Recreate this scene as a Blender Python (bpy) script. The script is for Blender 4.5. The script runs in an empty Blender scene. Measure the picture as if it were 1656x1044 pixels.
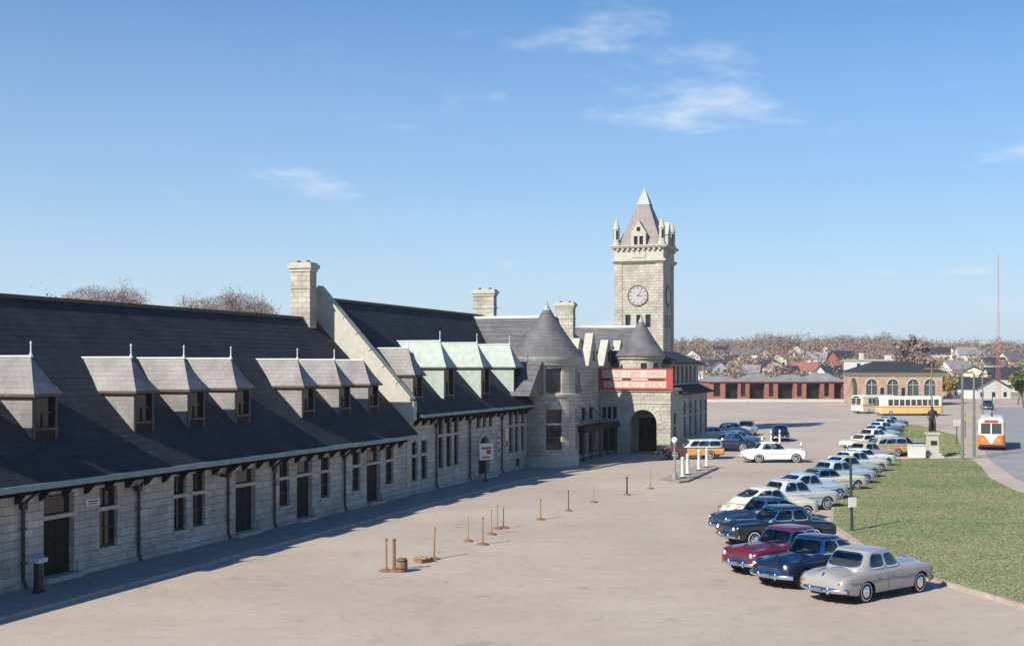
import bpy, math, random
import numpy as np
from math import sin, cos, pi, radians, sqrt, atan2

random.seed(7)
scene = bpy.context.scene
col = scene.collection

# ---------------------------------------------------------------- camera
cam_d = bpy.data.cameras.new("camera")
cam = bpy.data.objects.new("camera", cam_d)
col.objects.link(cam)
cam.location = (0, 0, 8.0)
cam.rotation_euler = (pi / 2, 0, 0)
cam_d.sensor_width = 36.0
cam_d.lens = 2000.0 / 1656.0 * 36.0
cam_d.shift_y = 70.0 / 1656.0
cam_d.clip_start = 0.5
cam_d.clip_end = 6000
scene.camera = cam

# ---------------------------------------------------------------- light
SUN_AZ = radians(44)      # direction the light travels, clockwise from +Y
SUN_EL = radians(34.8)
world = bpy.data.worlds.new("World")
scene.world = world
world.use_nodes = True
wt = world.node_tree
wt.nodes.clear()
wo = wt.nodes.new("ShaderNodeOutputWorld")
bg = wt.nodes.new("ShaderNodeBackground")
bg.inputs[1].default_value = 0.070
sky = wt.nodes.new("ShaderNodeTexSky")
sky.sky_type = 'NISHITA'
sky.sun_disc = False
sky.sun_elevation = SUN_EL
sky.sun_rotation = SUN_AZ + pi
sky.air_density = 1.0
sky.dust_density = 0.9
sky.ozone_density = 2.2
tc = wt.nodes.new("ShaderNodeTexCoord")


def wmath(op, a, b=None, c=None):
    n = wt.nodes.new("ShaderNodeMath")
    n.operation = op
    for i, v in enumerate((a, b, c)):
        if v is None:
            continue
        if isinstance(v, (int, float)):
            n.inputs[i].default_value = v
        else:
            wt.links.new(v, n.inputs[i])
    return n.outputs[0]


sep = wt.nodes.new("ShaderNodeSeparateXYZ")
wt.links.new(tc.outputs["Generated"], sep.inputs[0])
zz = wmath('ADD', wmath('MAXIMUM', sep.outputs[2], 0.0), 0.10)
cmb = wt.nodes.new("ShaderNodeCombineXYZ")
wt.links.new(wmath('ADD', wmath('DIVIDE', sep.outputs[0], zz), 37.46), cmb.inputs[0])
wt.links.new(wmath('ADD', wmath('DIVIDE', sep.outputs[1], zz), 19.59), cmb.inputs[1])
cmb.inputs[2].default_value = 56.1
cn = wt.nodes.new("ShaderNodeTexNoise")
cn.inputs["Scale"].default_value = 1.15
cn.inputs["Detail"].default_value = 7
cn.inputs["Roughness"].default_value = 0.62
wt.links.new(cmb.outputs[0], cn.inputs["Vector"])
mr = wt.nodes.new("ShaderNodeMapRange")
mr.interpolation_type = 'SMOOTHSTEP'
mr.inputs[1].default_value = 0.57
mr.inputs[2].default_value = 0.78
wt.links.new(cn.outputs[0], mr.inputs[0])
cfac = wmath('MULTIPLY', mr.outputs[0], 0.8)
mixc = wt.nodes.new("ShaderNodeMix")
mixc.data_type = 'RGBA'
mixc.inputs[7].default_value = (8.2, 9.0, 9.8, 1)
wt.links.new(cfac, mixc.inputs[0])
tint = wt.nodes.new("ShaderNodeMix")
tint.data_type = 'RGBA'
tint.blend_type = 'MULTIPLY'
tint.inputs[0].default_value = 1.0
tint.inputs[7].default_value = (0.84, 1.04, 1.28, 1)
wt.links.new(sky.outputs[0], tint.inputs[6])
hsv = wt.nodes.new("ShaderNodeHueSaturation")
hsv.inputs["Saturation"].default_value = 1.5
wt.links.new(tint.outputs[2], hsv.inputs["Color"])
# pale air towards the horizon, the same all the way round
el = wmath('POWER', wmath('SUBTRACT', 1.0, wmath('MINIMUM', wmath('DIVIDE', wmath('MAXIMUM', sep.outputs[2], 0.0), 0.42), 1.0)), 1.15)
air = wt.nodes.new("ShaderNodeMix")
air.data_type = 'RGBA'
air.inputs[7].default_value = (6.9, 8.3, 9.9, 1)
wt.links.new(wmath('MULTIPLY', el, 0.80), air.inputs[0])
wt.links.new(hsv.outputs[0], air.inputs[6])
wt.links.new(air.outputs[2], mixc.inputs[6])
wt.links.new(mixc.outputs[2], bg.inputs[0])
wt.links.new(bg.outputs[0], wo.inputs[0])

sun_d = bpy.data.lights.new("sun", 'SUN')
sun_d.energy = 5.0
sun_d.angle = radians(0.5)
sun_d.color = (1.0, 0.93, 0.82)
sun = bpy.data.objects.new("sun", sun_d)
col.objects.link(sun)
from mathutils import Vector
Ld = Vector((sin(SUN_AZ) * cos(SUN_EL), cos(SUN_AZ) * cos(SUN_EL), -sin(SUN_EL)))
sun.rotation_euler = Ld.to_track_quat('-Z', 'Y').to_euler()
sun.location = (-60, -60, 80)

vs = scene.view_settings
vs.view_transform = 'Standard'
vs.look = 'None'
vs.gamma = 1
vs.use_curve_mapping = False
vs.exposure = 0.55
scene.render.engine = 'CYCLES'

# ---------------------------------------------------------------- frame of the station: s along the front, d behind the camera's line
_l = math.hypot(0.352, 1.0)
UX, UY = 0.352 / _l, 1.0 / _l
NX, NY = UY, -UX
ROT = atan2(UY, UX)


def W(s, d, z=0.0):
    return (s * UX - d * NX, s * UY - d * NY, z)


def SD(x, y):
    return (x * UX + y * UY, -(x * NX + y * NY))


# ---------------------------------------------------------------- mesh helper
class MB:
    def __init__(self, off=(0, 0, 0)):
        self.v, self.f, self.mi, self.off, self.cur = [], [], [], off, 0

    def vert(self, p):
        self.v.append((p[0] - self.off[0], p[1] - self.off[1], p[2] - self.off[2]))
        return len(self.v) - 1

    def face(self, pts):
        self.f.append([self.vert(p) for p in pts])
        self.mi.append(self.cur)

    def idx(self, ids):
        self.f.append(list(ids))
        self.mi.append(self.cur)

    def hexa(self, c):
        b = [self.vert(p) for p in c]
        for q in ((0, 3, 2, 1), (4, 5, 6, 7), (0, 1, 5, 4), (1, 2, 6, 5), (2, 3, 7, 6), (3, 0, 4, 7)):
            self.idx([b[i] for i in q])

    def box(self, x0, x1, y0, y1, z0, z1):
        self.hexa([(x0, y0, z0), (x1, y0, z0), (x1, y1, z0), (x0, y1, z0), (x0, y0, z1), (x1, y0, z1), (x1, y1, z1), (x0, y1, z1)])

    def mbox(self, m, a0, a1, p0, p1, z0, z1):
        self.hexa([m(a0, p0, z0), m(a1, p0, z0), m(a1, p1, z0), m(a0, p1, z0), m(a0, p0, z1), m(a1, p0, z1), m(a1, p1, z1), m(a0, p1, z1)])

    def lathe(self, cx, cy, prof, n=24, a0=0.0, a1=2 * pi, axis='z'):
        full = abs(a1 - a0 - 2 * pi) < 1e-6
        k = n if full else n + 1
        rings = []
        for r, z in prof:
            ring = []
            for i in range(k):
                a = a0 + (a1 - a0) * i / n
                if axis == 'z':
                    p = (cx + r * cos(a), cy + r * sin(a), z)
                elif axis == 'y':       # (cx,cy) = x,z ; prof z -> y
                    p = (cx + r * cos(a), z, cy + r * sin(a))
                else:                   # axis x: (cx,cy) = y,z
                    p = (z, cx + r * cos(a), cy + r * sin(a))
                ring.append(self.vert(p))
            rings.append(ring)
        for j in range(len(rings) - 1):
            for i in range(n):
                i2 = (i + 1) % k
                self.idx((rings[j][i], rings[j][i2], rings[j + 1][i2], rings[j + 1][i]))
        return rings

    def tube(self, p, q, r0, r1=None, n=8, caps=True):
        r1 = r0 if r1 is None else r1
        p, q = Vector(p), Vector(q)
        ax = (q - p).normalized()
        t = Vector((0, 0, 1)) if abs(ax.z) < 0.9 else Vector((1, 0, 0))
        e1 = ax.cross(t).normalized()
        e2 = ax.cross(e1)
        A = [self.vert(p + e1 * (r0 * cos(2 * pi * i / n)) + e2 * (r0 * sin(2 * pi * i / n))) for i in range(n)]
        B = [self.vert(q + e1 * (r1 * cos(2 * pi * i / n)) + e2 * (r1 * sin(2 * pi * i / n))) for i in range(n)]
        for i in range(n):
            j = (i + 1) % n
            self.idx((A[i], A[j], B[j], B[i]))
        if caps:
            self.idx(A[::-1])
            self.idx(B)

    def prism(self, poly, h):       # poly: list of 3d points, h: vector
        h = Vector(h)
        a = [self.vert(p) for p in poly]
        b = [self.vert(Vector(p) + h) for p in poly]
        n = len(poly)
        self.idx(a[::-1])
        self.idx(b)
        for i in range(n):
            self.idx((a[i], a[(i + 1) % n], b[(i + 1) % n], b[i]))

    def mesh(self, name, mats, smooth=None):
        me = bpy.data.meshes.new(name)
        me.from_pydata(self.v, [], self.f)
        for m in (mats if isinstance(mats, (list, tuple)) else [mats]):
            me.materials.append(m)
        if max(self.mi or [0]) > 0:
            me.polygons.foreach_set("material_index", self.mi)
        me.update()
        if smooth is not None:
            weld(me, smooth)
        return me

    def build(self, name, mats, parent=None, smooth=None):
        o = bpy.data.objects.new(name, self.mesh(name, mats, smooth))
        col.objects.link(o)
        if parent is not None:
            o.parent = parent
        return o


import bmesh


def weld(me, ang):
    bm = bmesh.new()
    bm.from_mesh(me)
    bmesh.ops.remove_doubles(bm, verts=bm.verts, dist=0.0005)
    bmesh.ops.recalc_face_normals(bm, faces=bm.faces)
    bm.to_mesh(me)
    bm.free()
    for p in me.polygons:
        p.use_smooth = True
    try:
        me.set_sharp_from_angle(angle=radians(ang))
    except Exception:
        pass


def empty(name, loc=(0, 0, 0), rz=0.0):
    o = bpy.data.objects.new(name, None)
    o.empty_display_size = 0.5
    o.location = loc
    o.rotation_euler = (0, 0, rz)
    col.objects.link(o)
    return o


def tag(o, label=None, cat=None, group=None, kind=None):
    if label:
        o["label"] = label
    if cat:
        o["category"] = cat
    if group:
        o["group"] = group
    if kind:
        o["kind"] = kind
    return o


# ---------------------------------------------------------------- materials
def new_mat(name):
    m = bpy.data.materials.new(name)
    m.use_nodes = True
    return m, m.node_tree, m.node_tree.nodes["Principled BSDF"]


def mat(name, c, rough=0.7, metal=0.0, var=0.12, scale=3.0, bump=0.0, bscale=30.0, coat=0.0, spec=0.5, c2=None, detail=5):
    m, t, p = new_mat(name)
    p.inputs["Roughness"].default_value = rough
    p.inputs["Metallic"].default_value = metal
    p.inputs["Specular IOR Level"].default_value = spec
    if coat:
        p.inputs["Coat Weight"].default_value = coat
        p.inputs["Coat Roughness"].default_value = 0.06
    tcn = t.nodes.new("ShaderNodeTexCoord")
    nz = t.nodes.new("ShaderNodeTexNoise")
    nz.inputs["Scale"].default_value = scale
    nz.inputs["Detail"].default_value = detail
    nz.inputs["Roughness"].default_value = 0.6
    t.links.new(tcn.outputs["Object"], nz.inputs["Vector"])
    mx = t.nodes.new("ShaderNodeMix")
    mx.data_type = 'RGBA'
    if c2 is None:
        mx.inputs[6].default_value = tuple(max(0, v * (1 - var)) for v in c) + (1,)
        mx.inputs[7].default_value = tuple(min(1, v * (1 + var)) for v in c) + (1,)
    else:
        mx.inputs[6].default_value = tuple(c) + (1,)
        mx.inputs[7].default_value = tuple(c2) + (1,)
    r = t.nodes.new("ShaderNodeMapRange")
    r.inputs[1].default_value = 0.3
    r.inputs[2].default_value = 0.7
    t.links.new(nz.outputs[0], r.inputs[0])
    t.links.new(r.outputs[0], mx.inputs[0])
    t.links.new(mx.outputs[2], p.inputs["Base Color"])
    if bump:
        nb = t.nodes.new("ShaderNodeTexNoise")
        nb.inputs["Scale"].default_value = bscale
        nb.inputs["Detail"].default_value = 4
        t.links.new(tcn.outputs["Object"], nb.inputs["Vector"])
        b = t.nodes.new("ShaderNodeBump")
        b.inputs["Strength"].default_value = bump
        b.inputs["Distance"].default_value = 0.05
        t.links.new(nb.outputs[0], b.inputs["Height"])
        t.links.new(b.outputs[0], p.inputs["Normal"])
    return m


def block_mat(name, c1, c2, mortar, bw=0.8, bh=0.38, ms=0.02, bump=0.6, rough=0.85, rockbump=0.5, offset=0.5):
    """coursed masonry / slates: block grid from object coordinates, whichever way the wall faces"""
    m, t, p = new_mat(name)
    p.inputs["Roughness"].default_value = rough
    N = t.nodes
    tcn = N.new("ShaderNodeTexCoord")
    so = N.new("ShaderNodeSeparateXYZ")
    t.links.new(tcn.outputs["Object"], so.inputs[0])
    sn = N.new("ShaderNodeSeparateXYZ")
    t.links.new(tcn.outputs["Normal"], sn.inputs[0])
    ab = N.new("ShaderNodeMath"); ab.operation = 'ABSOLUTE'
    t.links.new(sn.outputs[0], ab.inputs[0])
    ab2 = N.new("ShaderNodeMath"); ab2.operation = 'ABSOLUTE'
    t.links.new(sn.outputs[1], ab2.inputs[0])
    gt = N.new("ShaderNodeMath"); gt.operation = 'GREATER_THAN'
    t.links.new(ab.outputs[0], gt.inputs[0])
    t.links.new(ab2.outputs[0], gt.inputs[1])
    mx = N.new("ShaderNodeMix")
    t.links.new(gt.outputs[0], mx.inputs[0])
    t.links.new(so.outputs[0], mx.inputs[2])
    t.links.new(so.outputs[1], mx.inputs[3])
    cb = N.new("ShaderNodeCombineXYZ")
    t.links.new(mx.outputs[0], cb.inputs[0])
    t.links.new(so.outputs[2], cb.inputs[1])
    br = N.new("ShaderNodeTexBrick")
    br.offset = offset
    br.inputs["Scale"].default_value = 1.0
    br.inputs["Color1"].default_value = tuple(c1) + (1,)
    br.inputs["Color2"].default_value = tuple(c2) + (1,)
    br.inputs["Mortar"].default_value = tuple(mortar) + (1,)
    br.inputs["Mortar Size"].default_value = ms
    br.inputs["Mortar Smooth"].default_value = 0.3
    br.inputs["Bias"].default_value = 0.0
    br.inputs["Brick Width"].default_value = bw
    br.inputs["Row Height"].default_value = bh
    t.links.new(cb.outputs[0], br.inputs["Vector"])
    nz = N.new("ShaderNodeTexNoise")
    nz.inputs["Scale"].default_value = 0.7
    nz.inputs["Detail"].default_value = 8
    nz.inputs["Roughness"].default_value = 0.65
    t.links.new(tcn.outputs["Object"], nz.inputs["Vector"])
    r = N.new("ShaderNodeMapRange")
    r.inputs[1].default_value = 0.3
    r.inputs[2].default_value = 0.72
    r.inputs[3].default_value = 0.62
    r.inputs[4].default_value = 1.22
    t.links.new(nz.outputs[0], r.inputs[0])
    ml = N.new("ShaderNodeMix"); ml.data_type = 'RGBA'; ml.blend_type = 'MULTIPLY'
    ml.inputs[0].default_value = 1.0
    t.links.new(br.outputs["Color"], ml.inputs[6])
    t.links.new(r.outputs[0], ml.inputs[7])
    t.links.new(ml.outputs[2], p.inputs["Base Color"])
    nb = N.new("ShaderNodeTexNoise")
    nb.inputs["Scale"].default_value = 9
    nb.inputs["Detail"].default_value = 5
    t.links.new(tcn.outputs["Object"], nb.inputs["Vector"])
    ad = N.new("ShaderNodeMath"); ad.operation = 'MULTIPLY_ADD'
    ad.inputs[1].default_value = -1.0
    t.links.new(br.outputs["Fac"], ad.inputs[0])
    k = N.new("ShaderNodeMath"); k.operation = 'MULTIPLY'
    k.inputs[1].default_value = rockbump
    t.links.new(nb.outputs[0], k.inputs[0])
    t.links.new(k.outputs[0], ad.inputs[2])
    b = N.new("ShaderNodeBump")
    b.inputs["Strength"].default_value = bump
    b.inputs["Distance"].default_value = 0.06
    t.links.new(ad.outputs[0], b.inputs["Height"])
    t.links.new(b.outputs[0], p.inputs["Normal"])
    return m


STONE = block_mat("granite_masonry", (0.52, 0.475, 0.41), (0.39, 0.355, 0.31), (0.30, 0.275, 0.235), 0.62, 0.31, 0.016, bump=0.9, rockbump=0.9)
STONE_T = block_mat("tower_masonry", (0.455, 0.42, 0.345), (0.375, 0.342, 0.283), (0.30, 0.275, 0.23), 0.62, 0.33, 0.016, bump=0.7, rockbump=0.8)
TRIM = mat("dressed_stone", (0.40, 0.385, 0.315), 0.8, var=0.12, scale=2.5, bump=0.15)
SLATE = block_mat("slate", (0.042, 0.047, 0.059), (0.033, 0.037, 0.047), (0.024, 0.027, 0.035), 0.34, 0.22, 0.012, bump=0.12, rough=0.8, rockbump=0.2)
SLATE.node_tree.nodes["Principled BSDF"].inputs["Specular IOR Level"].default_value = 0.12
SLATE_L = block_mat("weathered_slate", (0.235, 0.222, 0.215), (0.205, 0.192, 0.186), (0.165, 0.152, 0.148), 0.3, 0.2, 0.012, bump=0.3, rough=0.65, rockbump=0.2)
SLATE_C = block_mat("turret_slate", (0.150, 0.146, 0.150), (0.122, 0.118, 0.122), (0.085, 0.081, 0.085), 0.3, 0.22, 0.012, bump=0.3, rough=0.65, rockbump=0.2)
COPPER = mat("verdigris_copper", (0.30, 0.35, 0.308), 0.55, var=0.16, scale=2.0, bump=0.08)
COPPER_D = mat("dark_verdigris", (0.16, 0.25, 0.25), 0.5, var=0.25, scale=2.0)
PATINA = mat("grey_patina", (0.27, 0.31, 0.285), 0.55, var=0.15, scale=2.0)
LEAD = mat("pale_flashing", (0.50, 0.55, 0.53), 0.5, var=0.1)
RUST = mat("ridge_iron", (0.085, 0.05, 0.03), 0.7, var=0.3, scale=4)
DARKWOOD_SHADE = mat("dark_wood_and_shade", (0.014, 0.011, 0.010), 0.7, var=0.3, scale=6, spec=0.15)  # wood of eaves and canopy; on dormer fronts the darkness is painted shade
DOORM = mat("door_oak", (0.010, 0.008, 0.007), 0.7, var=0.3, scale=8, spec=0.2)
SASH = mat("window_sash", (0.025, 0.022, 0.02), 0.5)
GLASS = mat("window_glass", (0.012, 0.013, 0.016), 0.07, var=0.4, scale=1.2, spec=0.5)
IRON = mat("black_iron", (0.018, 0.018, 0.02), 0.5, var=0.3)
WHITEP = mat("white_paint", (0.60, 0.59, 0.54), 0.5, var=0.08, scale=5)
CREAMP = mat("cream_paint", (0.70, 0.62, 0.42), 0.45, var=0.08)
REDP = mat("red_paint", (0.36, 0.045, 0.04), 0.5, var=0.15)
WOODP = mat("raw_post_wood", (0.27, 0.175, 0.10), 0.75, var=0.3, scale=8)
RUSTBASE = mat("rusty_base", (0.19, 0.10, 0.055), 0.85, var=0.35, scale=9)
BRICK = block_mat("orange_brick", (0.42, 0.255, 0.165), (0.35, 0.205, 0.13), (0.46, 0.38, 0.30), 0.24, 0.08, 0.012, bump=0.3)
BRICK_R = block_mat("red_brick", (0.33, 0.065, 0.05), (0.25, 0.05, 0.04), (0.33, 0.2, 0.15), 0.24, 0.08, 0.012, bump=0.3)
CONC = mat("pale_concrete", (0.52, 0.47, 0.41), 0.9, var=0.12, scale=1.2, bump=0.1)
CHROME = mat("chrome", (0.75, 0.76, 0.78), 0.12, 1.0, var=0.03)
CARGLASS, _t, _p = new_mat("car_glass")
_tr = _t.nodes.new("ShaderNodeBsdfTransparent")
_tr.inputs[0].default_value = (0.62, 0.68, 0.68, 1)
_gl = _t.nodes.new("ShaderNodeBsdfGlossy")
_gl.inputs["Roughness"].default_value = 0.03
_fr = _t.nodes.new("ShaderNodeFresnel")
_fr.inputs[0].default_value = 1.6
_nz = _t.nodes.new("ShaderNodeTexNoise")
_nz.inputs["Scale"].default_value = 1.5
_ad = _t.nodes.new("ShaderNodeMath")
_ad.operation = 'MULTIPLY_ADD'
_ad.inputs[1].default_value = 0.06
_t.links.new(_nz.outputs[0], _ad.inputs[0])
_t.links.new(_fr.outputs[0], _ad.inputs[2])
_mx = _t.nodes.new("ShaderNodeMixShader")
_t.links.new(_ad.outputs[0], _mx.inputs[0])
_t.links.new(_tr.outputs[0], _mx.inputs[1])
_t.links.new(_gl.outputs[0], _mx.inputs[2])
_t.links.new(_mx.outputs[0], _t.nodes["Material Output"].inputs["Surface"])
BUSGLASS = mat("bus_glass", (0.03, 0.035, 0.04), 0.05, var=0.2, spec=0.8)
TYRE = mat("tyre_rubber", (0.016, 0.016, 0.017), 0.8, var=0.2)
WHITEWALL = mat("whitewall", (0.46, 0.44, 0.40), 0.7)
UNDER = mat("underbody", (0.010, 0.010, 0.010), 0.9)
LAMPG = mat("headlamp_glass", (0.40, 0.41, 0.40), 0.1, var=0.03, coat=0.6)
TAILR = mat("tail_lamp", (0.45, 0.02, 0.015), 0.2, var=0.05, coat=0.5)
GLOBE = mat("opal_globe", (0.82, 0.81, 0.76), 0.25, var=0.03, coat=0.4)
BARK = mat("bark", (0.11, 0.085, 0.068), 0.9, var=0.35, scale=6, bump=0.4)
TWIG = mat("bare_twigs", (0.235, 0.185, 0.16), 0.9, var=0.3, scale=0.6)


def foliage(name, cols, scale=0.08):
    m, t, p = new_mat(name)
    p.inputs["Roughness"].default_value = 0.8
    p.inputs["Specular IOR Level"].default_value = 0.2
    tcn = t.nodes.new("ShaderNodeTexCoord")
    n1 = t.nodes.new("ShaderNodeTexNoise")
    n1.inputs["Scale"].default_value = scale
    n1.inputs["Detail"].default_value = 6
    n1.inputs["Roughness"].default_value = 0.7
    t.links.new(tcn.outputs["Object"], n1.inputs["Vector"])
    cr = t.nodes.new("ShaderNodeValToRGB")
    e = cr.color_ramp.elements
    e[0].position, e[1].position = 0.32, 0.68
    e[0].color = tuple(cols[0]) + (1,)
    e[1].color = tuple(cols[-1]) + (1,)
    for i, c in enumerate(cols[1:-1]):
        k = e.new(0.32 + 0.36 * (i + 1) / (len(cols) - 1))
        k.color = tuple(c) + (1,)
    t.links.new(n1.outputs[0], cr.inputs[0])
    t.links.new(cr.outputs[0], p.inputs["Base Color"])
    return m


AUTUMN = foliage("autumn_wood", [(0.155, 0.115, 0.095), (0.235, 0.160, 0.128), (0.20, 0.165, 0.14), (0.265, 0.185, 0.145), (0.18, 0.15, 0.115)], 0.05)
YELLOWL = foliage("yellow_leaves", [(0.16, 0.15, 0.04), (0.34, 0.25, 0.06), (0.22, 0.20, 0.06)], 0.5)
GREENL = foliage("green_leaves", [(0.045, 0.07, 0.025), (0.09, 0.12, 0.04), (0.06, 0.09, 0.03)], 0.4)
GRASSM = foliage("grass_blades", [(0.120, 0.175, 0.072), (0.165, 0.208, 0.092), (0.245, 0.238, 0.125), (0.145, 0.196, 0.082)], 0.14)


# ---------------------------------------------------------------- ground
def paving_mat():
    m, t, p = new_mat("worn_paving")
    p.inputs["Roughness"].default_value = 0.92
    N = t.nodes
    tcn = N.new("ShaderNodeTexCoord")

    def noise(sc, det, rough=0.6, st=None):
        n = N.new("ShaderNodeTexNoise")
        n.inputs["Scale"].default_value = sc
        n.inputs["Detail"].default_value = det
        n.inputs["Roughness"].default_value = rough
        if st:
            mp = N.new("ShaderNodeMapping")
            mp.inputs["Rotation"].default_value = (0, 0, -ROT)
            mp.inputs["Scale"].default_value = st
            t.links.new(tcn.outputs["Object"], mp.inputs[0])
            t.links.new(mp.outputs[0], n.inputs["Vector"])
        else:
            t.links.new(tcn.outputs["Object"], n.inputs["Vector"])
        return n.outputs[0]

    def rng(v, a, b, c, d):
        r = N.new("ShaderNodeMapRange")
        r.inputs[1].default_value, r.inputs[2].default_value, r.inputs[3].default_value, r.inputs[4].default_value = a, b, c, d
        t.links.new(v, r.inputs[0])
        return r.outputs[0]

    def mul(col_in, fac):
        k = N.new("ShaderNodeMix"); k.data_type = 'RGBA'; k.blend_type = 'MULTIPLY'; k.inputs[0].default_value = 1
        t.links.new(col_in, k.inputs[6])
        t.links.new(fac, k.inputs[7])
        return k.outputs[2]

    mx = N.new("ShaderNodeMix"); mx.data_type = 'RGBA'
    mx.inputs[6].default_value = (0.372, 0.300, 0.244, 1)
    mx.inputs[7].default_value = (0.458, 0.385, 0.312, 1)
    t.links.new(rng(noise(0.07, 8, 0.65), 0.35, 0.66, 0, 1), mx.inputs[0])
    c = mul(mx.outputs[2], rng(noise(1.0, 6, 0.7, (0.06, 0.5, 1)), 0.35, 0.62, 0.95, 1.02))
    c = mul(c, rng(noise(1.6, 9, 0.8), 0.30, 0.52, 0.84, 1.0))
    c = mul(c, rng(noise(14, 4, 0.7), 0.30, 0.6, 0.88, 1.04))
    # oil drips and patches
    c = mul(c, rng(noise(0.55, 4, 0.55), 0.26, 0.37, 0.74, 1.0))
    c = mul(c, rng(noise(0.16, 5, 0.5), 0.30, 0.34, 0.93, 1.0))
    # tar seams of the old paving
    vo = N.new("ShaderNodeTexVoronoi")
    vo.feature = 'DISTANCE_TO_EDGE'
    vo.inputs["Scale"].default_value = 0.11
    mpv = N.new("ShaderNodeMapping")
    t.links.new(tcn.outputs["Object"], mpv.inputs[0])
    wob = N.new("ShaderNodeMix"); wob.data_type = 'VECTOR'; wob.inputs[0].default_value = 0.25
    nw = N.new("ShaderNodeTexNoise"); nw.inputs["Scale"].default_value = 0.5; nw.inputs["Detail"].default_value = 5
    t.links.new(tcn.outputs["Object"], nw.inputs["Vector"])
    vadd = N.new("ShaderNodeVectorMath"); vadd.operation = 'MULTIPLY_ADD'
    vadd.inputs[1].default_value = (2.4, 2.4, 0)
    t.links.new(nw.outputs["Color"], vadd.inputs[0])
    t.links.new(tcn.outputs["Object"], vadd.inputs[2])
    t.links.new(vadd.outputs[0], vo.inputs["Vector"])
    c = mul(c, rng(vo.outputs["Distance"], 0.0, 0.005, 0.89, 1.0))
    t.links.new(c, p.inputs["Base Color"])
    b = N.new("ShaderNodeBump")
    b.inputs["Strength"].default_value = 0.25
    b.inputs["Distance"].default_value = 0.03
    t.links.new(noise(9, 6, 0.7), b.inputs["Height"])
    t.links.new(b.outputs[0], p.inputs["Normal"])
    return m


PAVE = paving_mat()
WALK = mat("sidewalk_concrete", (0.30, 0.25, 0.215), 0.9, var=0.15, scale=0.8, bump=0.15)
KERBM = mat("granite_kerb", (0.36, 0.29, 0.245), 0.85, var=0.2, scale=2.0, bump=0.2)
ROADM = mat("grey_street", (0.25, 0.245, 0.245), 0.9, var=0.14, scale=0.3, bump=0.1)
EARTH = mat("lawn_earth", (0.135, 0.18, 0.078), 0.95, c2=(0.23, 0.225, 0.118), scale=0.2, bump=0.5, bscale=14)
FIELD = mat("far_field", (0.20, 0.16, 0.10), 0.95, c2=(0.30, 0.25, 0.18), scale=0.03)

g = MB()
g.face([(-1500, -400, 0), (1500, -400, 0), (1500, 3500, 0), (-1500, 3500, 0)])
tag(g.build("plaza_ground", PAVE), kind="structure")


def slab_sd(name, poly, z0, z1, m, kind="structure"):
    b = MB()
    pts = [W(s, d) for s, d in poly]
    n = len(pts)
    b.face([(p[0], p[1], z1) for p in pts])
    for i in range(n):
        p, q = pts[i], pts[(i + 1) % n]
        b.face([(p[0], p[1], z0), (q[0], q[1], z0), (q[0], q[1], z1), (p[0], p[1], z1)])
    o = b.build(name, m)
    tag(o, kind=kind)
    return o


def strip_sd(name, path, w, z0, z1, m):
    """kerb: a strip of width w to the right of the path, made of separate stones"""
    par = empty(name, W(path[0][0], path[0][1], 0), 0)
    tag(par, kind="structure")
    base = W(path[0][0], path[0][1], 0)
    k = 0
    for (s0, d0), (s1, d1) in zip(path[:-1], path[1:]):
        L = math.hypot(s1 - s0, d1 - d0)
        n = max(1, int(round(L / 2.4)))
        tx, ty = (s1 - s0) / L, (d1 - d0) / L
        nx_, ny_ = -ty, tx
        for i in range(n):
            a, b2 = L * i / n + 0.012, L * (i + 1) / n - 0.012
            j = random.uniform(-0.012, 0.012)
            c = [(s0 + tx * a, d0 + ty * a), (s0 + tx * b2, d0 + ty * b2), (s0 + tx * b2 + nx_ * w, d0 + ty * b2 + ny_ * w), (s0 + tx * a + nx_ * w, d0 + ty * a + ny_ * w)]
            b = MB(base)
            lo = [W(p[0], p[1], z0) for p in c]
            hi = [W(p[0], p[1], z1 + j) for p in c]
            b.hexa(lo + hi)
            b.build("kerb_stone", m, par)
            k += 1
    return par


# sidewalk along the station front, flaring out before the entrance
side_edge = [(14, 28.2), (30, 28.2), (46, 28.2), (62, 28.2), (80, 28.2), (88, 27.2), (93, 26.0), (99, 25.4), (108.6, 25.2)]
slab_sd("sidewalk", side_edge + [(109.2, 24.0), (112, 23.0), (130, 23.0), (130, 31.5), (14, 31.5)], -0.1, 0.12, WALK)
strip_sd("sidewalk_kerb", side_edge, -0.16, -0.1, 0.125, KERBM)

# lawns
lawn_edge = [(44.0, -2.6), (49.0, 0.6), (55, 3.0), (63.8, 5.4), (72, 6.0), (79.4, 6.1), (93.5, 5.2), (105, 4.6), (109.5, 4.2)]
lawn_poly = lawn_edge + [(111, 2.0), (113.5, -1.8), (104, -2.5), (94, -2.8), (85, -4.0), (74, -6.5), (55, -11), (40.5, -6.0)]
slab_sd("lawn_earth", lawn_poly, -0.1, 0.13, EARTH)
strip_sd("lawn_kerb", [(40.5, -6.0), (44.0, -2.6), (49.0, 0.6)] + lawn_edge[2:], 0.17, -0.1, 0.15, KERBM)
lawn2_poly = [(116.5, 5.0), (122, 5.2), (130, 5.4), (150, 6.2), (172, 7.6), (176, 4.0), (150, -1.0), (118.5, -1.4)]
slab_sd("upper_lawn_earth", lawn2_poly, -0.1, 0.13, EARTH)
# street with the streetcar
street = [(30, -24), (60, -14.5), (85, -6.2), (95, -4.6), (113, -3.4), (140, -3.2), (175, -3.6), (260, -9), (260, -22), (175, -14), (113, -13), (60, -24), (30, -34)]
slab_sd("street", street, -0.1, 0.006, ROADM)
verge = [(60, -25), (113, -13.6), (175, -14.6), (260, -23), (260, -60), (60, -60)]
slab_sd("verge_earth", verge, -0.1, 0.13, EARTH)


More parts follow.
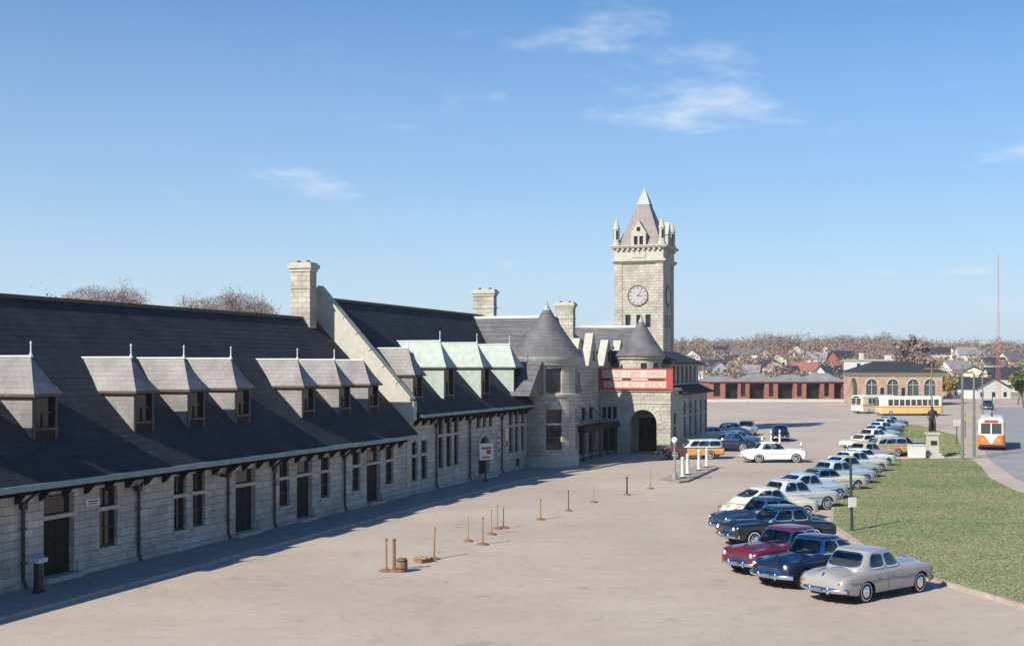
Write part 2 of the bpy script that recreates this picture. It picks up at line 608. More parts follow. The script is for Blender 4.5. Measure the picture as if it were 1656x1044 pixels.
def in_poly(px, py, poly):
    c = np.zeros(len(px), bool)
    j = len(poly) - 1
    for i in range(len(poly)):
        xi, yi = poly[i]
        xj, yj = poly[j]
        cond = ((yi > py) != (yj > py)) & (px < (xj - xi) * (py - yi) / (yj - yi + 1e-12) + xi)
        c ^= cond
        j = i
    return c


def grass(name, poly, n, h, label):
    rng = np.random.default_rng(5)
    P = np.array(poly)
    s = rng.uniform(P[:, 0].min(), P[:, 0].max(), n * 3)
    d = rng.uniform(P[:, 1].min(), P[:, 1].max(), n * 3)
    k = in_poly(s, d, poly)
    s, d = s[k][:n], d[k][:n]
    x = s * UX - d * NX
    y = s * UY - d * NY
    n = len(x)
    a = rng.uniform(0, 2 * pi, n)
    w = rng.uniform(0.02, 0.06, n)
    hh = h * rng.uniform(0.4, 1.2, n)
    lx, ly = rng.normal(0, 0.04, n), rng.normal(0, 0.04, n)
    v = np.zeros((n, 3, 3))
    v[:, 0] = np.c_[x - w * np.cos(a), y - w * np.sin(a), np.full(n, 0.125)]
    v[:, 1] = np.c_[x + w * np.cos(a), y + w * np.sin(a), np.full(n, 0.125)]
    v[:, 2] = np.c_[x + lx, y + ly, 0.13 + hh]
    me = bpy.data.meshes.new(name)
    me.from_pydata(v.reshape(-1, 3).tolist(), [], np.arange(n * 3).reshape(-1, 3).tolist())
    me.materials.append(GRASSM)
    o = bpy.data.objects.new(name, me)
    col.objects.link(o)
    tag(o, label, "grass", kind="stuff")


grass("lawn_grass", lawn_poly, 220000, 0.024, "short green and yellowing grass of the lawn beside the parked cars")
grass("upper_lawn_grass", lawn2_poly, 30000, 0.08, "green grass of the strip behind the statue")
grass("verge_grass", verge, 30000, 0.10, "yellowing grass on the far side of the street")


# ---------------------------------------------------------------- station building helpers (all in s,d,z)
def wall(mb, m, a0, a1, z0, z1, ops, depth=0.3, step=None):
    """wall surface through mapping m(a, depth, z) with real openings (a0,a1,zb,zt[,'arch'])"""
    br = {a0, a1}
    for o in ops:
        br |= {o[0], o[1]}
    if step:
        n = int(math.ceil((a1 - a0) / step))
        br |= {a0 + (a1 - a0) * i / n for i in range(n + 1)}
    br = sorted(br)
    for p, q in zip(br[:-1], br[1:]):
        if q - p < 1e-6:
            continue
        mid = (p + q) / 2
        cov = sorted([(o[2], o[3]) for o in ops if o[0] < mid < o[1]])
        z = z0
        for zb, zt in cov + [(z1, z1)]:
            if zb > z + 1e-6:
                mb.face([m(p, 0, z), m(q, 0, z), m(q, 0, zb), m(p, 0, zb)])
            z = max(z, zt)
    for o in ops:
        p, q, zb, zt = o[:4]
        arch = len(o) > 4
        zs = zt - (q - p) / 2 if arch else zt
        mb.face([m(p, 0, zb), m(p, depth, zb), m(p, depth, zs), m(p, 0, zs)])
        mb.face([m(q, 0, zb), m(q, depth, zb), m(q, depth, zs), m(q, 0, zs)])
        if zb > z0 + 1e-6:
            mb.face([m(p, 0, zb), m(q, 0, zb), m(q, depth, zb), m(p, depth, zb)])
        if not arch:
            mb.face([m(p, 0, zt), m(q, 0, zt), m(q, depth, zt), m(p, depth, zt)])
        else:
            r = (q - p) / 2
            c = (p + q) / 2
            K = 16
            for i in range(K):
                t0, t1 = pi - pi * i / K, pi - pi * (i + 1) / K
                A = (c + r * cos(t0), zs + r * sin(t0))
                B = (c + r * cos(t1), zs + r * sin(t1))
                mb.face([m(A[0], 0, A[1]), m(B[0], 0, B[1]), m(B[0], 0, zt), m(A[0], 0, zt)])
                mb.face([m(A[0], 0, A[1]), m(B[0], 0, B[1]), m(B[0], depth, B[1]), m(A[0], depth, A[1])])


def window(parent, off, m, a0, a1, zb, zt, rail=None, rec=0.2, trim=TRIM, sill=True, muntin=1, label=None, scale_a=1.0):
    """window part: sash frame mesh; children: panes, transom, sill. scale_a: metres per unit of a"""
    e = 0.05 / scale_a
    f = MB(off)
    f.mbox(m, a0, a0 + e, rec - 0.05, rec + 0.06, zb, zt)
    f.mbox(m, a1 - e, a1, rec - 0.05, rec + 0.06, zb, zt)
    f.mbox(m, a0 + e, a1 - e, rec - 0.05, rec + 0.06, zb, zb + 0.06)
    f.mbox(m, a0 + e, a1 - e, rec - 0.05, rec + 0.06, zt - 0.06, zt)
    zlo = rail if rail else zt
    zm = (zb + zlo - 0.07) / 2
    f.mbox(m, a0 + e, a1 - e, rec - 0.03, rec + 0.04, zm - 0.03, zm + 0.03)
    for k in range(muntin):
        c = a0 + (a1 - a0) * (k + 1) / (muntin + 1)
        f.mbox(m, c - e * 0.35, c + e * 0.35, rec - 0.02, rec + 0.03, zb + 0.06, zt - 0.06)
    w = f.build("window", SASH, parent)
    if label:
        w["label"] = label
    spans = [(zb, zlo - (0.07 if rail else 0))] + ([(rail + 0.07, zt)] if rail else [])
    for q, (za, zc) in enumerate(spans):
        g2 = MB(off)
        tl = random.uniform(-0.012, 0.012)
        g2.face([m(a0, rec + 0.03 + tl, za), m(a1, rec + 0.03, za), m(a1, rec + 0.03 - tl, zc), m(a0, rec + 0.03, zc)])
        g2.build("pane", GLASS, w)
    if rail:
        t2 = MB(off)
        t2.mbox(m, a0 - 0.1 / scale_a, a1 + 0.1 / scale_a, -0.035, rec - 0.06, rail - 0.075, rail + 0.075)
        t2.build("transom", trim, w)
    if sill:
        t2 = MB(off)
        t2.mbox(m, a0 - 0.1 / scale_a, a1 + 0.1 / scale_a, -0.06, rec - 0.052, zb - 0.13, zb - 0.003)
        t2.build("sill", trim, w)
    return w


def door(parent, off, m, a0, a1, zb, zt, rail=None, rec=0.24, arch=False, leaves=2):
    f = MB(off)
    zd = (rail - 0.075) if rail else zt
    f.mbox(m, a0, a1, rec, rec + 0.06, zb, zd)
    for k in range(leaves):
        b0 = a0 + (a1 - a0) * k / leaves + 0.07
        b1 = a0 + (a1 - a0) * (k + 1) / leaves - 0.07
        for (u0, u1) in ((0.06, 0.30), (0.35, 0.62), (0.67, 0.95)):
            h = zd - zb
            f.mbox(m, b0, b1, rec - 0.03, rec - 0.002, zb + u0 * h, zb + u1 * h)
    w = f.build("door", DOORM, parent)
    hb = MB(off)
    c = (a0 + a1) / 2
    hb.mbox(m, c - 0.10, c - 0.06, rec - 0.09, rec - 0.032, zb + 1.0, zb + 1.14)
    hb.build("handle", IRON, w)
    if rail:
        t2 = MB(off)
        t2.mbox(m, a0 - 0.1, a1 + 0.1, -0.035, rec + 0.05, rail - 0.07, rail + 0.075)
        t2.build("transom", TRIM, w)
        g2 = MB(off)
        g2.face([m(a0, rec, rail + 0.075), m(a1, rec, rail + 0.075), m(a1, rec, zt), m(a0, rec, zt)])
        g2.build("pane", GLASS, w)
    st = MB(off)
    st.mbox(m, a0 - 0.12, a1 + 0.12, -0.34, 0.2, 0.118, zb - 0.004)
    st.build("step", TRIM, w)
    return w


def roof_plane(mb, s0, s1, d0, z0, d1, z1, step=0.34, t=0.005):
    """slope with real overlapping courses between (d0,z0) eave and (d1,z1) ridge"""
    L = math.hypot(d1 - d0, z1 - z0)
    n = max(2, int(L / step))
    nd, nz = -(z1 - z0) / L, (d1 - d0) / L
    if nz < 0:
        nd, nz = -nd, -nz
    for i in range(n):
        a, b = i / n, (i + 1) / n
        A = (d0 + (d1 - d0) * a + nd * t, z0 + (z1 - z0) * a + nz * t)
        B = (d0 + (d1 - d0) * b, z0 + (z1 - z0) * b)
        C = (d0 + (d1 - d0) * a, z0 + (z1 - z0) * a)
        mb.face([(s0, A[0], A[1]), (s1, A[0], A[1]), (s1, B[0], B[1]), (s0, B[0], B[1])])
        mb.face([(s0, C[0], C[1]), (s1, C[0], C[1]), (s1, A[0], A[1]), (s0, A[0], A[1])])


def fm(d):
    return lambda a, p, z: (a, d + p, z)


def chimney(parent, off, s, d, ws, wd, zb, zt, name="chimney"):
    b = MB(off)
    b.box(s - ws / 2, s + ws / 2, d - wd / 2, d + wd / 2, zb, zt - 0.55)
    k = 0.06
    b.box(s - ws / 2 - k, s + ws / 2 + k, d - wd / 2 - k, d + wd / 2 + k, zt - 1.6, zt - 1.48)
    c = b.build(name, STONE_T, parent)
    e = MB(off)
    k = 0.07
    e.box(s - ws / 2 - k, s + ws / 2 + k, d - wd / 2 - k, d + wd / 2 + k, zt - 0.549, zt - 0.36)
    k = 0.16
    e.box(s - ws / 2 - k, s + ws / 2 + k, d - wd / 2 - k, d + wd / 2 + k, zt - 0.359, zt - 0.12)
    k = 0.05
    e.box(s - ws / 2 - k, s + ws / 2 + k, d - wd / 2 - k, d + wd / 2 + k, zt - 0.119, zt)
    e.build("chimney_cap", TRIM, c)
    f = MB(off)
    for q in (-0.25, 0.25):
        f.lathe(s, d + q * wd, [(0.0, zt + 0.14), (0.11, zt + 0.14), (0.14, zt + 0.001)], 10)
    f.build("chimney_pot", IRON, c)
    return c


def dormer(parent, off, sc, w, df, zbot, ze, zp, roof_d, slope_k, roofm, wallm, fin=0.5, over=0.16, hip=0.62, label=None):
    """hipped roof dormer. sc: centre, w: wall width, df: front plane; main roof z(d)=roof_d(d)"""
    s0, s1 = sc - w / 2, sc + w / 2
    inv = lambda z: (z - slope_k[1]) / slope_k[0]      # d where main roof has height z
    b = MB(off)
    # front wall with opening
    ops = [(s0 + 0.16, s1 - 0.16, zbot + 0.42, ze - 0.16)]
    fr = MB(off)
    wall(fr, fm(df), s0, s1, zbot - 0.1, ze, ops, depth=0.14)
    for s in (s0, s1):
        b.face([(s, df, zbot - 0.15), (s, inv(ze) + 0.05, ze), (s, df, ze)])
    o = b.build("dormer", wallm, parent)
    fr.build("shaded_dormer_front", DARKWOOD_SHADE, o)  # near-black front paints in the shade of the side turned from the sun
    if label:
        o["label"] = label
    f = MB(off)
    a0, a1, zb, zt = ops[0]
    f.face([(a0, df + 0.12, zb), (a1, df + 0.12, zb), (a1, df + 0.12, zt), (a0, df + 0.12, zt)])
    f.build("pane", GLASS, o)
    f = MB(off)
    mid = (zb + zt) / 2
    f.box(a0, a1, df + 0.07, df + 0.115, mid - 0.03, mid + 0.03)
    f.box(sc - 0.02, sc + 0.02, df + 0.06, df + 0.112, zb, mid - 0.031)
    f.box(s0 - 0.03, s0 + 0.10, df - 0.04, df - 0.004, zbot, ze - 0.02)
    f.box(s1 - 0.10, s1 + 0.03, df - 0.04, df - 0.004, zbot, ze - 0.02)
    f.box(s0 - 0.05, s1 + 0.05, df - 0.07, df - 0.045, zb - 0.1, zb)
    f.build("sash", SASH, o)
    # roof
    r = MB(off)
    E0, E1, Ef = s0 - over, s1 + over, df - over * 1.3
    P = (sc, df + hip, zp)
    Rb = (sc, inv(zp) + 0.12, zp)
    kick = 0.10
    A, B = (E0, Ef, ze), (E1, Ef, ze)
    C, D = (E0, inv(ze) + 0.1, ze), (E1, inv(ze) + 0.1, ze)
    # slightly flared slopes: intermediate row
    def mid3(p, q, t, dz):
        return (p[0] + (q[0] - p[0]) * t, p[1] + (q[1] - p[1]) * t, p[2] + (q[2] - p[2]) * t - dz)
    dz = 0.06
    Am, Cm = mid3(A, P, 0.4, dz), mid3(C, Rb, 0.4, dz)
    Bm, Dm = mid3(B, P, 0.4, dz), mid3(D, Rb, 0.4, dz)
    for q in ([A, C, Cm, Am], [Am, Cm, Rb, P], [B, D, Dm, Bm], [Bm, Dm, Rb, P], [A, B, Bm, Am], [Am, Bm, P]):
        r.face(q)
    r.build("dormer_roof", roofm, o)
    # dark eave board
    e = MB(off)
    e.box(E0 - 0.02, E1 + 0.02, Ef - 0.03, Ef + 0.04, ze - 0.10, ze - 0.004)
    e.box(E0 - 0.02, E0 + 0.05, Ef + 0.041, inv(ze) - 0.05, ze - 0.10, ze - 0.004)
    e.box(E1 - 0.05, E1 + 0.02, Ef + 0.041, inv(ze) - 0.05, ze - 0.10, ze - 0.004)
    e.build("eave_board", RUST, o)
    t = MB(off)
    t.tube((sc, P[1] - 0.05, zp + 0.03), (sc, Rb[1], zp + 0.03), 0.05, n=6)
    t.build("ridge_roll", LEAD, o)
    t = MB(off)
    t.lathe(sc, P[1], [(0.0, zp - 0.02), (0.085, zp), (0.06, zp + 0.1), (0.03, zp + 0.18), (0.028, zp + fin * 0.8), (0.05, zp + fin * 0.86), (0.0, zp + fin)], 8)
    t.build("finial", LEAD, o)
    return o


# ================================================================ low wing of the station
OFFW = (44.0, 31.0, 0.0)
wing = empty("station_wing", W(*OFFW), ROT)
tag(wing, "long low granite station wing with dark slate roof and grouped lavender dormers at left", "building")
S0, S1 = 12.0, 68.75
WD, WR = 31.0, 37.3
EAVE_D, EAVE_Z, RIDGE_Z = 30.15, 3.84, 10.95
SL = (RIDGE_Z - EAVE_Z) / (WR - EAVE_D)
SK = (SL, EAVE_Z - SL * EAVE_D)
rails = 2.46
wins = [(39.91, 41.01, 0.95, 3.3), (44.79, 45.72, 0.98, 3.33), (46.2, 47.15, 0.98, 3.33),
        (53.61, 54.60, 1.07, 3.2), (57.88, 58.90, 1.07, 3.22), (61.52, 62.51, 1.09, 3.25), (65.83, 66.86, 1.09, 3.3),
        (26.0, 27.0, 0.95, 3.3), (29.5, 30.5, 0.95, 3.3)]
doors = [(36.77, 38.44, 0.30, 3.3), (49.63, 51.36, 0.28, 3.2), (55.33, 56.94, 0.28, 3.2), (63.3, 65.08, 0.30, 3.3), (22.0, 23.7, 0.3, 3.3)]
b = MB(OFFW)
wall(b, fm(WD), S0, S1, 0, 3.95, wins + doors, depth=0.3)
b.face([(S0, WD, 0), (S0, 43.6, 0), (S0, 43.6, 3.95), (S0, WR, 10.8), (S0, WD, 3.95)])
b.face([(S0, 43.6, 0), (S1, 43.6, 0), (S1, 43.6, 3.95), (S0, 43.6, 3.95)])
b.build("wall", STONE, wing)
b = MB(OFFW)
edges = sorted([(p[0] - 0.14, p[1] + 0.14) for p in doors])
cur = S0
for p, q in edges + [(S1, S1)]:
    if p > cur:
        b.box(cur, p, WD - 0.07, WD - 0.003, 0.115, 0.72)
    cur = q
b.build("plinth", STONE, wing)
for w_ in wins:
    window(wing, OFFW, fm(WD), *w_, rail=rails)
for d_ in doors:
    door(wing, OFFW, fm(WD), *d_, rail=rails)
b = MB(OFFW)
roof_plane(b, S0 - 0.2, S1, EAVE_D, EAVE_Z, WR, RIDGE_Z)
roof_plane(b, S0 - 0.2, S1, 44.45, EAVE_Z, WR, RIDGE_Z)
roof = b.build("roof", SLATE, wing)
b = MB(OFFW)
b.box(S0 - 0.25, S1 - 0.4, WR - 0.16, WR + 0.16, RIDGE_Z - 0.08, RIDGE_Z + 0.09)
b.build("ridge_cap", RUST, roof)
b = MB(OFFW)
b.box(S0 - 0.25, S1, EAVE_D - 0.14, EAVE_D + 0.10, EAVE_Z - 0.17, EAVE_Z + 0.035)
b.box(S0 - 0.25, S1, EAVE_D - 0.19, EAVE_D - 0.141, EAVE_Z - 0.02, EAVE_Z + 0.05)
b.build("gutter", COPPER_D, wing)
b = MB(OFFW)
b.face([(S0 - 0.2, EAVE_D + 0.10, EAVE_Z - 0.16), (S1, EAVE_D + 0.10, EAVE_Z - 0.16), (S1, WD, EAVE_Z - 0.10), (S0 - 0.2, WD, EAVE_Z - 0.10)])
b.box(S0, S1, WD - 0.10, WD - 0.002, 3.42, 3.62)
b.build("soffit", DARKWOOD_SHADE, wing)
brm = None
s = 13.0
while s < 68.3:
    if brm is None:
        b = MB()
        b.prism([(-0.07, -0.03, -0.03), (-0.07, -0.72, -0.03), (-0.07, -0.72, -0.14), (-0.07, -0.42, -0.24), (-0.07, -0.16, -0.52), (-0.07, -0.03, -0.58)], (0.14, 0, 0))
        brm = b.mesh("bracket", DARKWOOD_SHADE)
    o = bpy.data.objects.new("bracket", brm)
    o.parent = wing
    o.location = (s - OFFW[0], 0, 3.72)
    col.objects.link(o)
    s += 1.24


def downspout(parent, off, s, d, zt, eave_d):
    b = MB(off)
    b.tube((s, eave_d - 0.02, zt), (s, d - 0.11, zt - 0.55), 0.055, n=8)
    b.tube((s, d - 0.11, zt - 0.55), (s, d - 0.11, 0.42), 0.065, n=8)
    b.tube((s, d - 0.11, 0.42), (s, d - 0.24, 0.16), 0.065, n=8)
    b.box(s - 0.12, s + 0.12, d - 0.2, d - 0.02, zt - 0.75, zt - 0.5)
    for z in (1.0, 2.2):
        b.box(s - 0.10, s + 0.10, d - 0.19, d - 0.075, z, z + 0.07)
    return b.build("downspout", IRON, parent)


for s in (35.6, 42.24, 48.85, 52.96, 60.41, 24.6):
    downspout(wing, OFFW, s, WD, EAVE_Z - 0.16, EAVE_D)
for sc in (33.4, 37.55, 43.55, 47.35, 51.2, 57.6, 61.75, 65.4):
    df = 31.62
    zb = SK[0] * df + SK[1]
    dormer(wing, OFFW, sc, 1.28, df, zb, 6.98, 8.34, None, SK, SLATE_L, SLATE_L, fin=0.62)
chimney(wing, OFFW, 67.5, 37.35, 0.85, 1.32, 9.6, 14.35)
# wall lamps on brackets under the eaves
for s in (41.75, 48.0):
    b = MB(OFFW)
    b.tube((s, WD - 0.02, 3.15), (s, WD - 0.35, 3.2), 0.02, n=6)
    b.lathe(s, WD - 0.35, [(0, 3.22), (0.05, 3.2), (0.16, 3.08), (0.15, 3.06), (0.0, 3.1)], 10)
    b.build("wall_lamp", IRON, wing)

# ================================================================ taller hall with stone gable and copper dormers
OFFH = (81.0, 31.0, 0.0)
hall = empty("station_hall", W(*OFFH), ROT)
tag(hall, "taller granite hall with pale stone gable, copper green dormers and arched doorway", "building")
H0, H1 = 68.8, 97.5
HE_D, HE_Z, HR_D, HR_Z = 30.3, 5.0, 37.1, 12.26
HS = (HR_Z - HE_Z) / (HR_D - HE_D)
HK = (HS, HE_Z - HS * HE_D)
hw = [(69.55, 70.45, 0.95, 3.35), (71.0, 71.95, 0.95, 3.35)]
tw = [(73.75, 74.6, 1.40, 4.5), (75.12, 76.05, 1.40, 4.5), (76.45, 77.3, 1.40, 4.5),
      (87.44, 88.3, 1.50, 4.5), (88.8, 89.62, 1.50, 4.5), (90.22, 91.05, 1.50, 4.5)]
uw = [(80.65, 81.45, 3.68, 4.6), (81.87, 82.6, 3.68, 4.6), (83.1, 83.83, 3.68, 4.6)]
bw = [(89.06, 90.0, 0.35, 0.95)]
ar = [(81.0, 83.25, 0.42, 3.05, 'arch')]
b = MB(OFFH)
wall(b, fm(WD), H0 + 0.5, 94.0, 0, 5.2, hw + tw + uw + bw + ar, depth=0.3)
b.face([(H0 + 0.5, 43.4, 0), (H1, 43.4, 0), (H1, 43.4, 5.2), (H0 + 0.5, 43.4, 5.2)])
b.build("wall", STONE, hall)
for w_ in hw:
    window(hall, OFFH, fm(WD), *w_, rail=2.48)
for w_ in tw:
    window(hall, OFFH, fm(WD), *w_, rail=3.5, muntin=0)
for w_ in uw + bw:
    window(hall, OFFH, fm(WD), *w_[:4], muntin=0)
# arched door
f = MB(OFFH)
a0, a1, zb, zt = ar[0][:4]
r_ = (a1 - a0) / 2
c_ = (a0 + a1) / 2
pts = [(a0, WD + 0.26, zb), (a1, WD + 0.26, zb)] + [(c_ + r_ * cos(pi * i / 14), WD + 0.26, zt - r_ + r_ * sin(pi * i / 14)) for i in range(15)]
f.face(pts)
for k in range(2):
    q0 = a0 + 0.12 + k * r_
    for z in (0.6, 1.25):
        f.box(q0, q0 + r_ - 0.24, WD + 0.22, WD + 0.258, z, z + 0.5)
dr = f.build("door", DOORM, hall)
g2 = MB(OFFH)
for k in range(2):
    q0 = a0 + 0.14 + k * r_
    g2.box(q0, q0 + r_ - 0.28, WD + 0.235, WD + 0.257, 1.9, 2.3)
g2.build("pane", GLASS, dr)
g2 = MB(OFFH)
g2.box(a0 - 0.3, a1 + 0.3, WD - 0.55, WD + 0.25, 0.118, 0.27)
g2.box(a0 - 0.12, a1 + 0.12, WD - 0.28, WD + 0.25, 0.271, 0.415)
g2.build("step", TRIM, dr)
# voussoirs of the small arch
vo = MB(OFFH)
for i in range(11):
    t0, t1 = pi * i / 11 + 0.012, pi * (i + 1) / 11 - 0.012
    q = []
    for rr in (r_ + 0.02, r_ + 0.36):
        for t in (t0, t1):
            q.append((c_ + rr * cos(t), zt - r_ + rr * sin(t)))
    order = (0, 1, 3, 2)
    lo = [(q[i2][0], WD - 0.05, q[i2][1]) for i2 in order]
    hi = [(q[i2][0], WD - 0.002, q[i2][1]) for i2 in order]
    vm = MB(OFFH)
    vm.hexa(lo + hi)
    vm.build("voussoir", TRIM, hall)
# gable wall with coping and kneeler
gb = MB(OFFH)
prof = [(30.98, 0.0), (30.98, 4.5), (30.55, 4.75), (30.55, 5.85), (30.85, 5.95), (HR_D, HR_Z + 0.62), (43.35, 5.95), (43.6, 5.85), (43.6, 0)]
gb.prism([(H0, d, z) for d, z in prof], (0.5, 0, 0))
gb.build("gable_wall", TRIM, hall)
for sgn in (1,):
    L = math.hypot(HR_D - 30.75, HR_Z + 0.62 - 5.85)
    nseg = 7
    for i in range(nseg):
        t0, t1 = i / nseg + 0.003, (i + 1) / nseg - 0.003
        p0 = (30.75 + (HR_D - 30.75) * t0, 5.9 + (HR_Z + 0.66 - 5.9) * t0)
        p1 = (30.75 + (HR_D - 30.75) * t1, 5.9 + (HR_Z + 0.66 - 5.9) * t1)
        cpm = MB(OFFH)
        cpm.prism([(H0 - 0.09, p0[0], p0[1]), (H0 - 0.09, p1[0], p1[1]), (H0 - 0.09, p1[0] - 0.1, p1[1] + 0.14), (H0 - 0.09, p0[0] - 0.1, p0[1] + 0.14)], (0.68, 0, 0))
        cpm.build("coping_stone", TRIM, hall)
b = MB(OFFH)
roof_plane(b, H0 + 0.5, H1 + 12, HE_D, HE_Z, HR_D, HR_Z)
roof_plane(b, H0 + 0.5, H1 + 12, 43.9, HE_Z, HR_D, HR_Z)
# cut the front slope beyond the turret: the head house covers it
hroof = b.build("roof", SLATE, hall)
b = MB(OFFH)
b.box(H0 + 0.5, H1 + 12, HR_D - 0.16, HR_D + 0.16, HR_Z - 0.08, HR_Z + 0.09)
b.build("ridge_cap", RUST, hroof)
b = MB(OFFH)
b.box(H0 + 0.5, 92.2, HE_D - 0.12, HE_D + 0.10, HE_Z - 0.15, HE_Z + 0.03)
b.build("gutter", COPPER_D, hall)
b = MB(OFFH)
b.face([(H0 + 0.5, HE_D + 0.08, HE_Z - 0.14), (93, HE_D + 0.08, HE_Z - 0.14), (93, WD, HE_Z - 0.1), (H0 + 0.5, WD, HE_Z - 0.1)])
b.box(H0 + 0.55, 92.5, WD - 0.10, WD - 0.002, 4.62, 4.84)
b.build("soffit", DARKWOOD_SHADE, hall)
s = 69.9
while s < 92:
    o = bpy.data.objects.new("bracket", brm)
    o.parent = hall
    o.location = (s - OFFH[0], 0.0, 4.88)
    col.objects.link(o)
    s += 1.24
for s in (73.2, 79.12, 85.6):
    downspout(hall, OFFH, s, WD, HE_Z - 0.14, HE_D)
df = 30.98
zb = HK[0] * df + HK[1]
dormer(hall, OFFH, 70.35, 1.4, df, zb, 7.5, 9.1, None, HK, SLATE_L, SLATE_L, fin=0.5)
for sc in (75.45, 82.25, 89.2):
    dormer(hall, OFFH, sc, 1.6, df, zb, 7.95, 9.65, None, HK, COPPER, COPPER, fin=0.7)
# cross roof behind the round turret
CS, CZ, CK = 95.2, 11.95, 0.86
b = MB(OFFH)
for sg in (-1, 1):
    n = 16
    for i in range(n):
        h0, h1 = CZ - 6.2 * i / n, CZ - 6.2 * (i + 1) / n
        e0, e1 = CS + sg * (CZ - h0) / CK, CS + sg * (CZ - h1) / CK
        # runs from front to the line where it meets the main slope
        db0, db1 = (h0 - HK[1]) / HK[0] + 0.15, (h1 - HK[1]) / HK[0] + 0.15
        db0, db1 = min(db0, HR_D), min(db1, HR_D)
        b.face([(e0, 29.6, h0), (e0, db0, h0), (e1, db1, h1 + 0.02), (e1, 29.6, h1 + 0.02)])
b.face([(CS, 29.62, CZ - 0.02), (CS - 6.2 / CK, 29.62, CZ - 6.2), (CS + 6.2 / CK, 29.62, CZ - 6.2)])
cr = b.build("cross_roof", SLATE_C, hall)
b = MB(OFFH)
b.box(CS - 0.14, CS + 0.14, 29.7, 36.9, CZ - 0.05, CZ + 0.16)
b.build("ridge_flashing", LEAD, cr)
chimney(hall, OFFH, 98.2, 37.0, 0.75, 1.85, 10.8, 14.5)

# ================================================================ head house: round turret, entrance bay, porch, far block
OFF2 = (104.0, 28.5, 0.0)
head = empty("station_head_house", W(*OFF2), ROT)
tag(head, "granite head house with round conical turret, stone gables, canopy and arched entrance porch", "building")
TC, TD, TR = 93.9, 30.1, 2.45


def tm(a, p, z):
    return (TC + (TR - p) * cos(a), TD + (TR - p) * sin(a), z)


A = radians
tops = [(A(196), A(226), 5.98, 7.85), (A(264), A(290), 5.98, 7.85),
        (A(196), A(226), 1.5, 4.64), (A(264), A(290), 1.5, 4.64), (A(158), A(182), 5.98, 7.85)]
b = MB(OFF2)
wall(b, tm, A(100), A(360 + 20), 0, 8.15, tops, depth=0.32, step=A(6))
tur = b.build("turret_wall", STONE_T, head)
for q in tops:
    rail = 3.5 if q[3] < 5 else None
    window(head, OFF2, tm, *q, rail=rail, rec=0.22, muntin=0, scale_a=TR)
b = MB(OFF2)
b.lathe(TC, TD, [(TR, 5.55), (TR + 0.10, 5.6), (TR + 0.16, 5.74), (TR + 0.16, 5.84), (TR, 5.9)], 48)
b.build("string_course", TRIM, head, smooth=40)
b = MB(OFF2)
b.lathe(TC, TD, [(TR, 0.0), (TR + 0.10, 0.0), (TR + 0.10, 0.85), (TR, 0.98)], 48)
b.build("turret_plinth", TRIM, head, smooth=40)
b = MB(OFF2)
b.lathe(TC, TD, [(TR - 0.05, 8.0), (TR + 0.22, 8.1), (TR + 0.28, 8.3), (TR + 0.45, 8.45), (TR + 0.50, 8.74), (TR + 0.40, 8.8), (TR + 0.1, 8.8)], 48)
b.build("cornice", PATINA, head, smooth=40)


def cone(parent, off, c, d, r, z0, z1, m):
    b = MB(off)
    K = 16
    prof = []
    for i in range(K):
        t = i / K
        rr = r * (1 - t) * (1 + 0.10 * (1 - t) ** 2 - 0.02)
        prof += [(rr + 0.02, z0 + (z1 - z0) * t)]
        t2 = (i + 1) / K
        prof += [(r * (1 - t2) * (1 + 0.10 * (1 - t2) ** 2 - 0.02), z0 + (z1 - z0) * t2)]
    b.lathe(c, d, prof, 40)
    o = b.build("cone_roof", m, parent, smooth=50)
    e = MB(off)
    e.lathe(c, d, [(r * 0.13, z1 - (z1 - z0) * 0.12), (0.06, z1 + 0.02), (0.09, z1 + 0.1), (0.03, z1 + 0.16), (0.0, z1 + 0.42)], 10)
    e.build("finial", PATINA, o, smooth=40)
    return o


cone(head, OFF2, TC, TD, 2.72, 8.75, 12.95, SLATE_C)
# entrance bay wall
ew = [(101.7, 102.8, 3.2, 4.35), (104.2, 105.5, 3.2, 4.35), (106.6, 108.0, 3.2, 4.35)]
ed = [(100.3, 102.5, 0.3, 2.35), (103.4, 105.6, 0.3, 2.35), (106.5, 108.7, 0.3, 2.35)]
e2 = [(100.5, 101.5, 5.9, 7.5), (102.6, 103.6, 5.9, 7.5)]
EB = 30.2
b = MB(OFF2)
wall(b, fm(EB), 95.5, 119.9, 0, 8.0, ew + ed + e2, depth=0.3)
b.build("wall", STONE, head)
for w_ in ew + e2:
    window(head, OFF2, fm(EB), *w_, muntin=0)
for d_ in ed:
    door(head, OFF2, fm(EB), *d_)
b = MB(OFF2)
b.box(96.3, 119.8, EB - 0.12, EB - 0.002, 7.86, 8.06)
b.build("string_course", TRIM, head)
b = MB(OFF2)
b.box(97.0, 109.9, EB - 0.10, EB - 0.002, 5.35, 5.55)
b.build("string_course", TRIM, head)
# stone gables along the parapet
for sc, zt, hwid in ((103.6, 10.45, 1.7), (107.9, 11.0, 1.75), (113.2, 10.5, 1.95), (118.0, 10.55, 1.95)):
    b = MB(OFF2)
    b.prism([(sc - hwid, EB - 0.05, 8.02), (sc + hwid, EB - 0.05, 8.02), (sc + 0.16, EB - 0.05, zt), (sc - 0.16, EB - 0.05, zt)], (0, 0.75, 0))
    o = b.build("stone_gable", TRIM, head)
    b = MB(OFF2)
    b.box(sc - 0.28, sc + 0.28, EB - 0.09, EB - 0.052, 8.5, 9.4)
    b.build("slit_window", GLASS, o)
# main roof over the bay
b = MB(OFF2)
roof_plane(b, 97.0, 128.6, 30.6, 8.05, 37.1, 12.24)
b.build("roof", SLATE, head)
b = MB(OFF2)
b.box(109.5, 128.6, HR_D - 0.15, HR_D + 0.15, 12.20, 12.33)
b.build("ridge_cap", RUST, head)
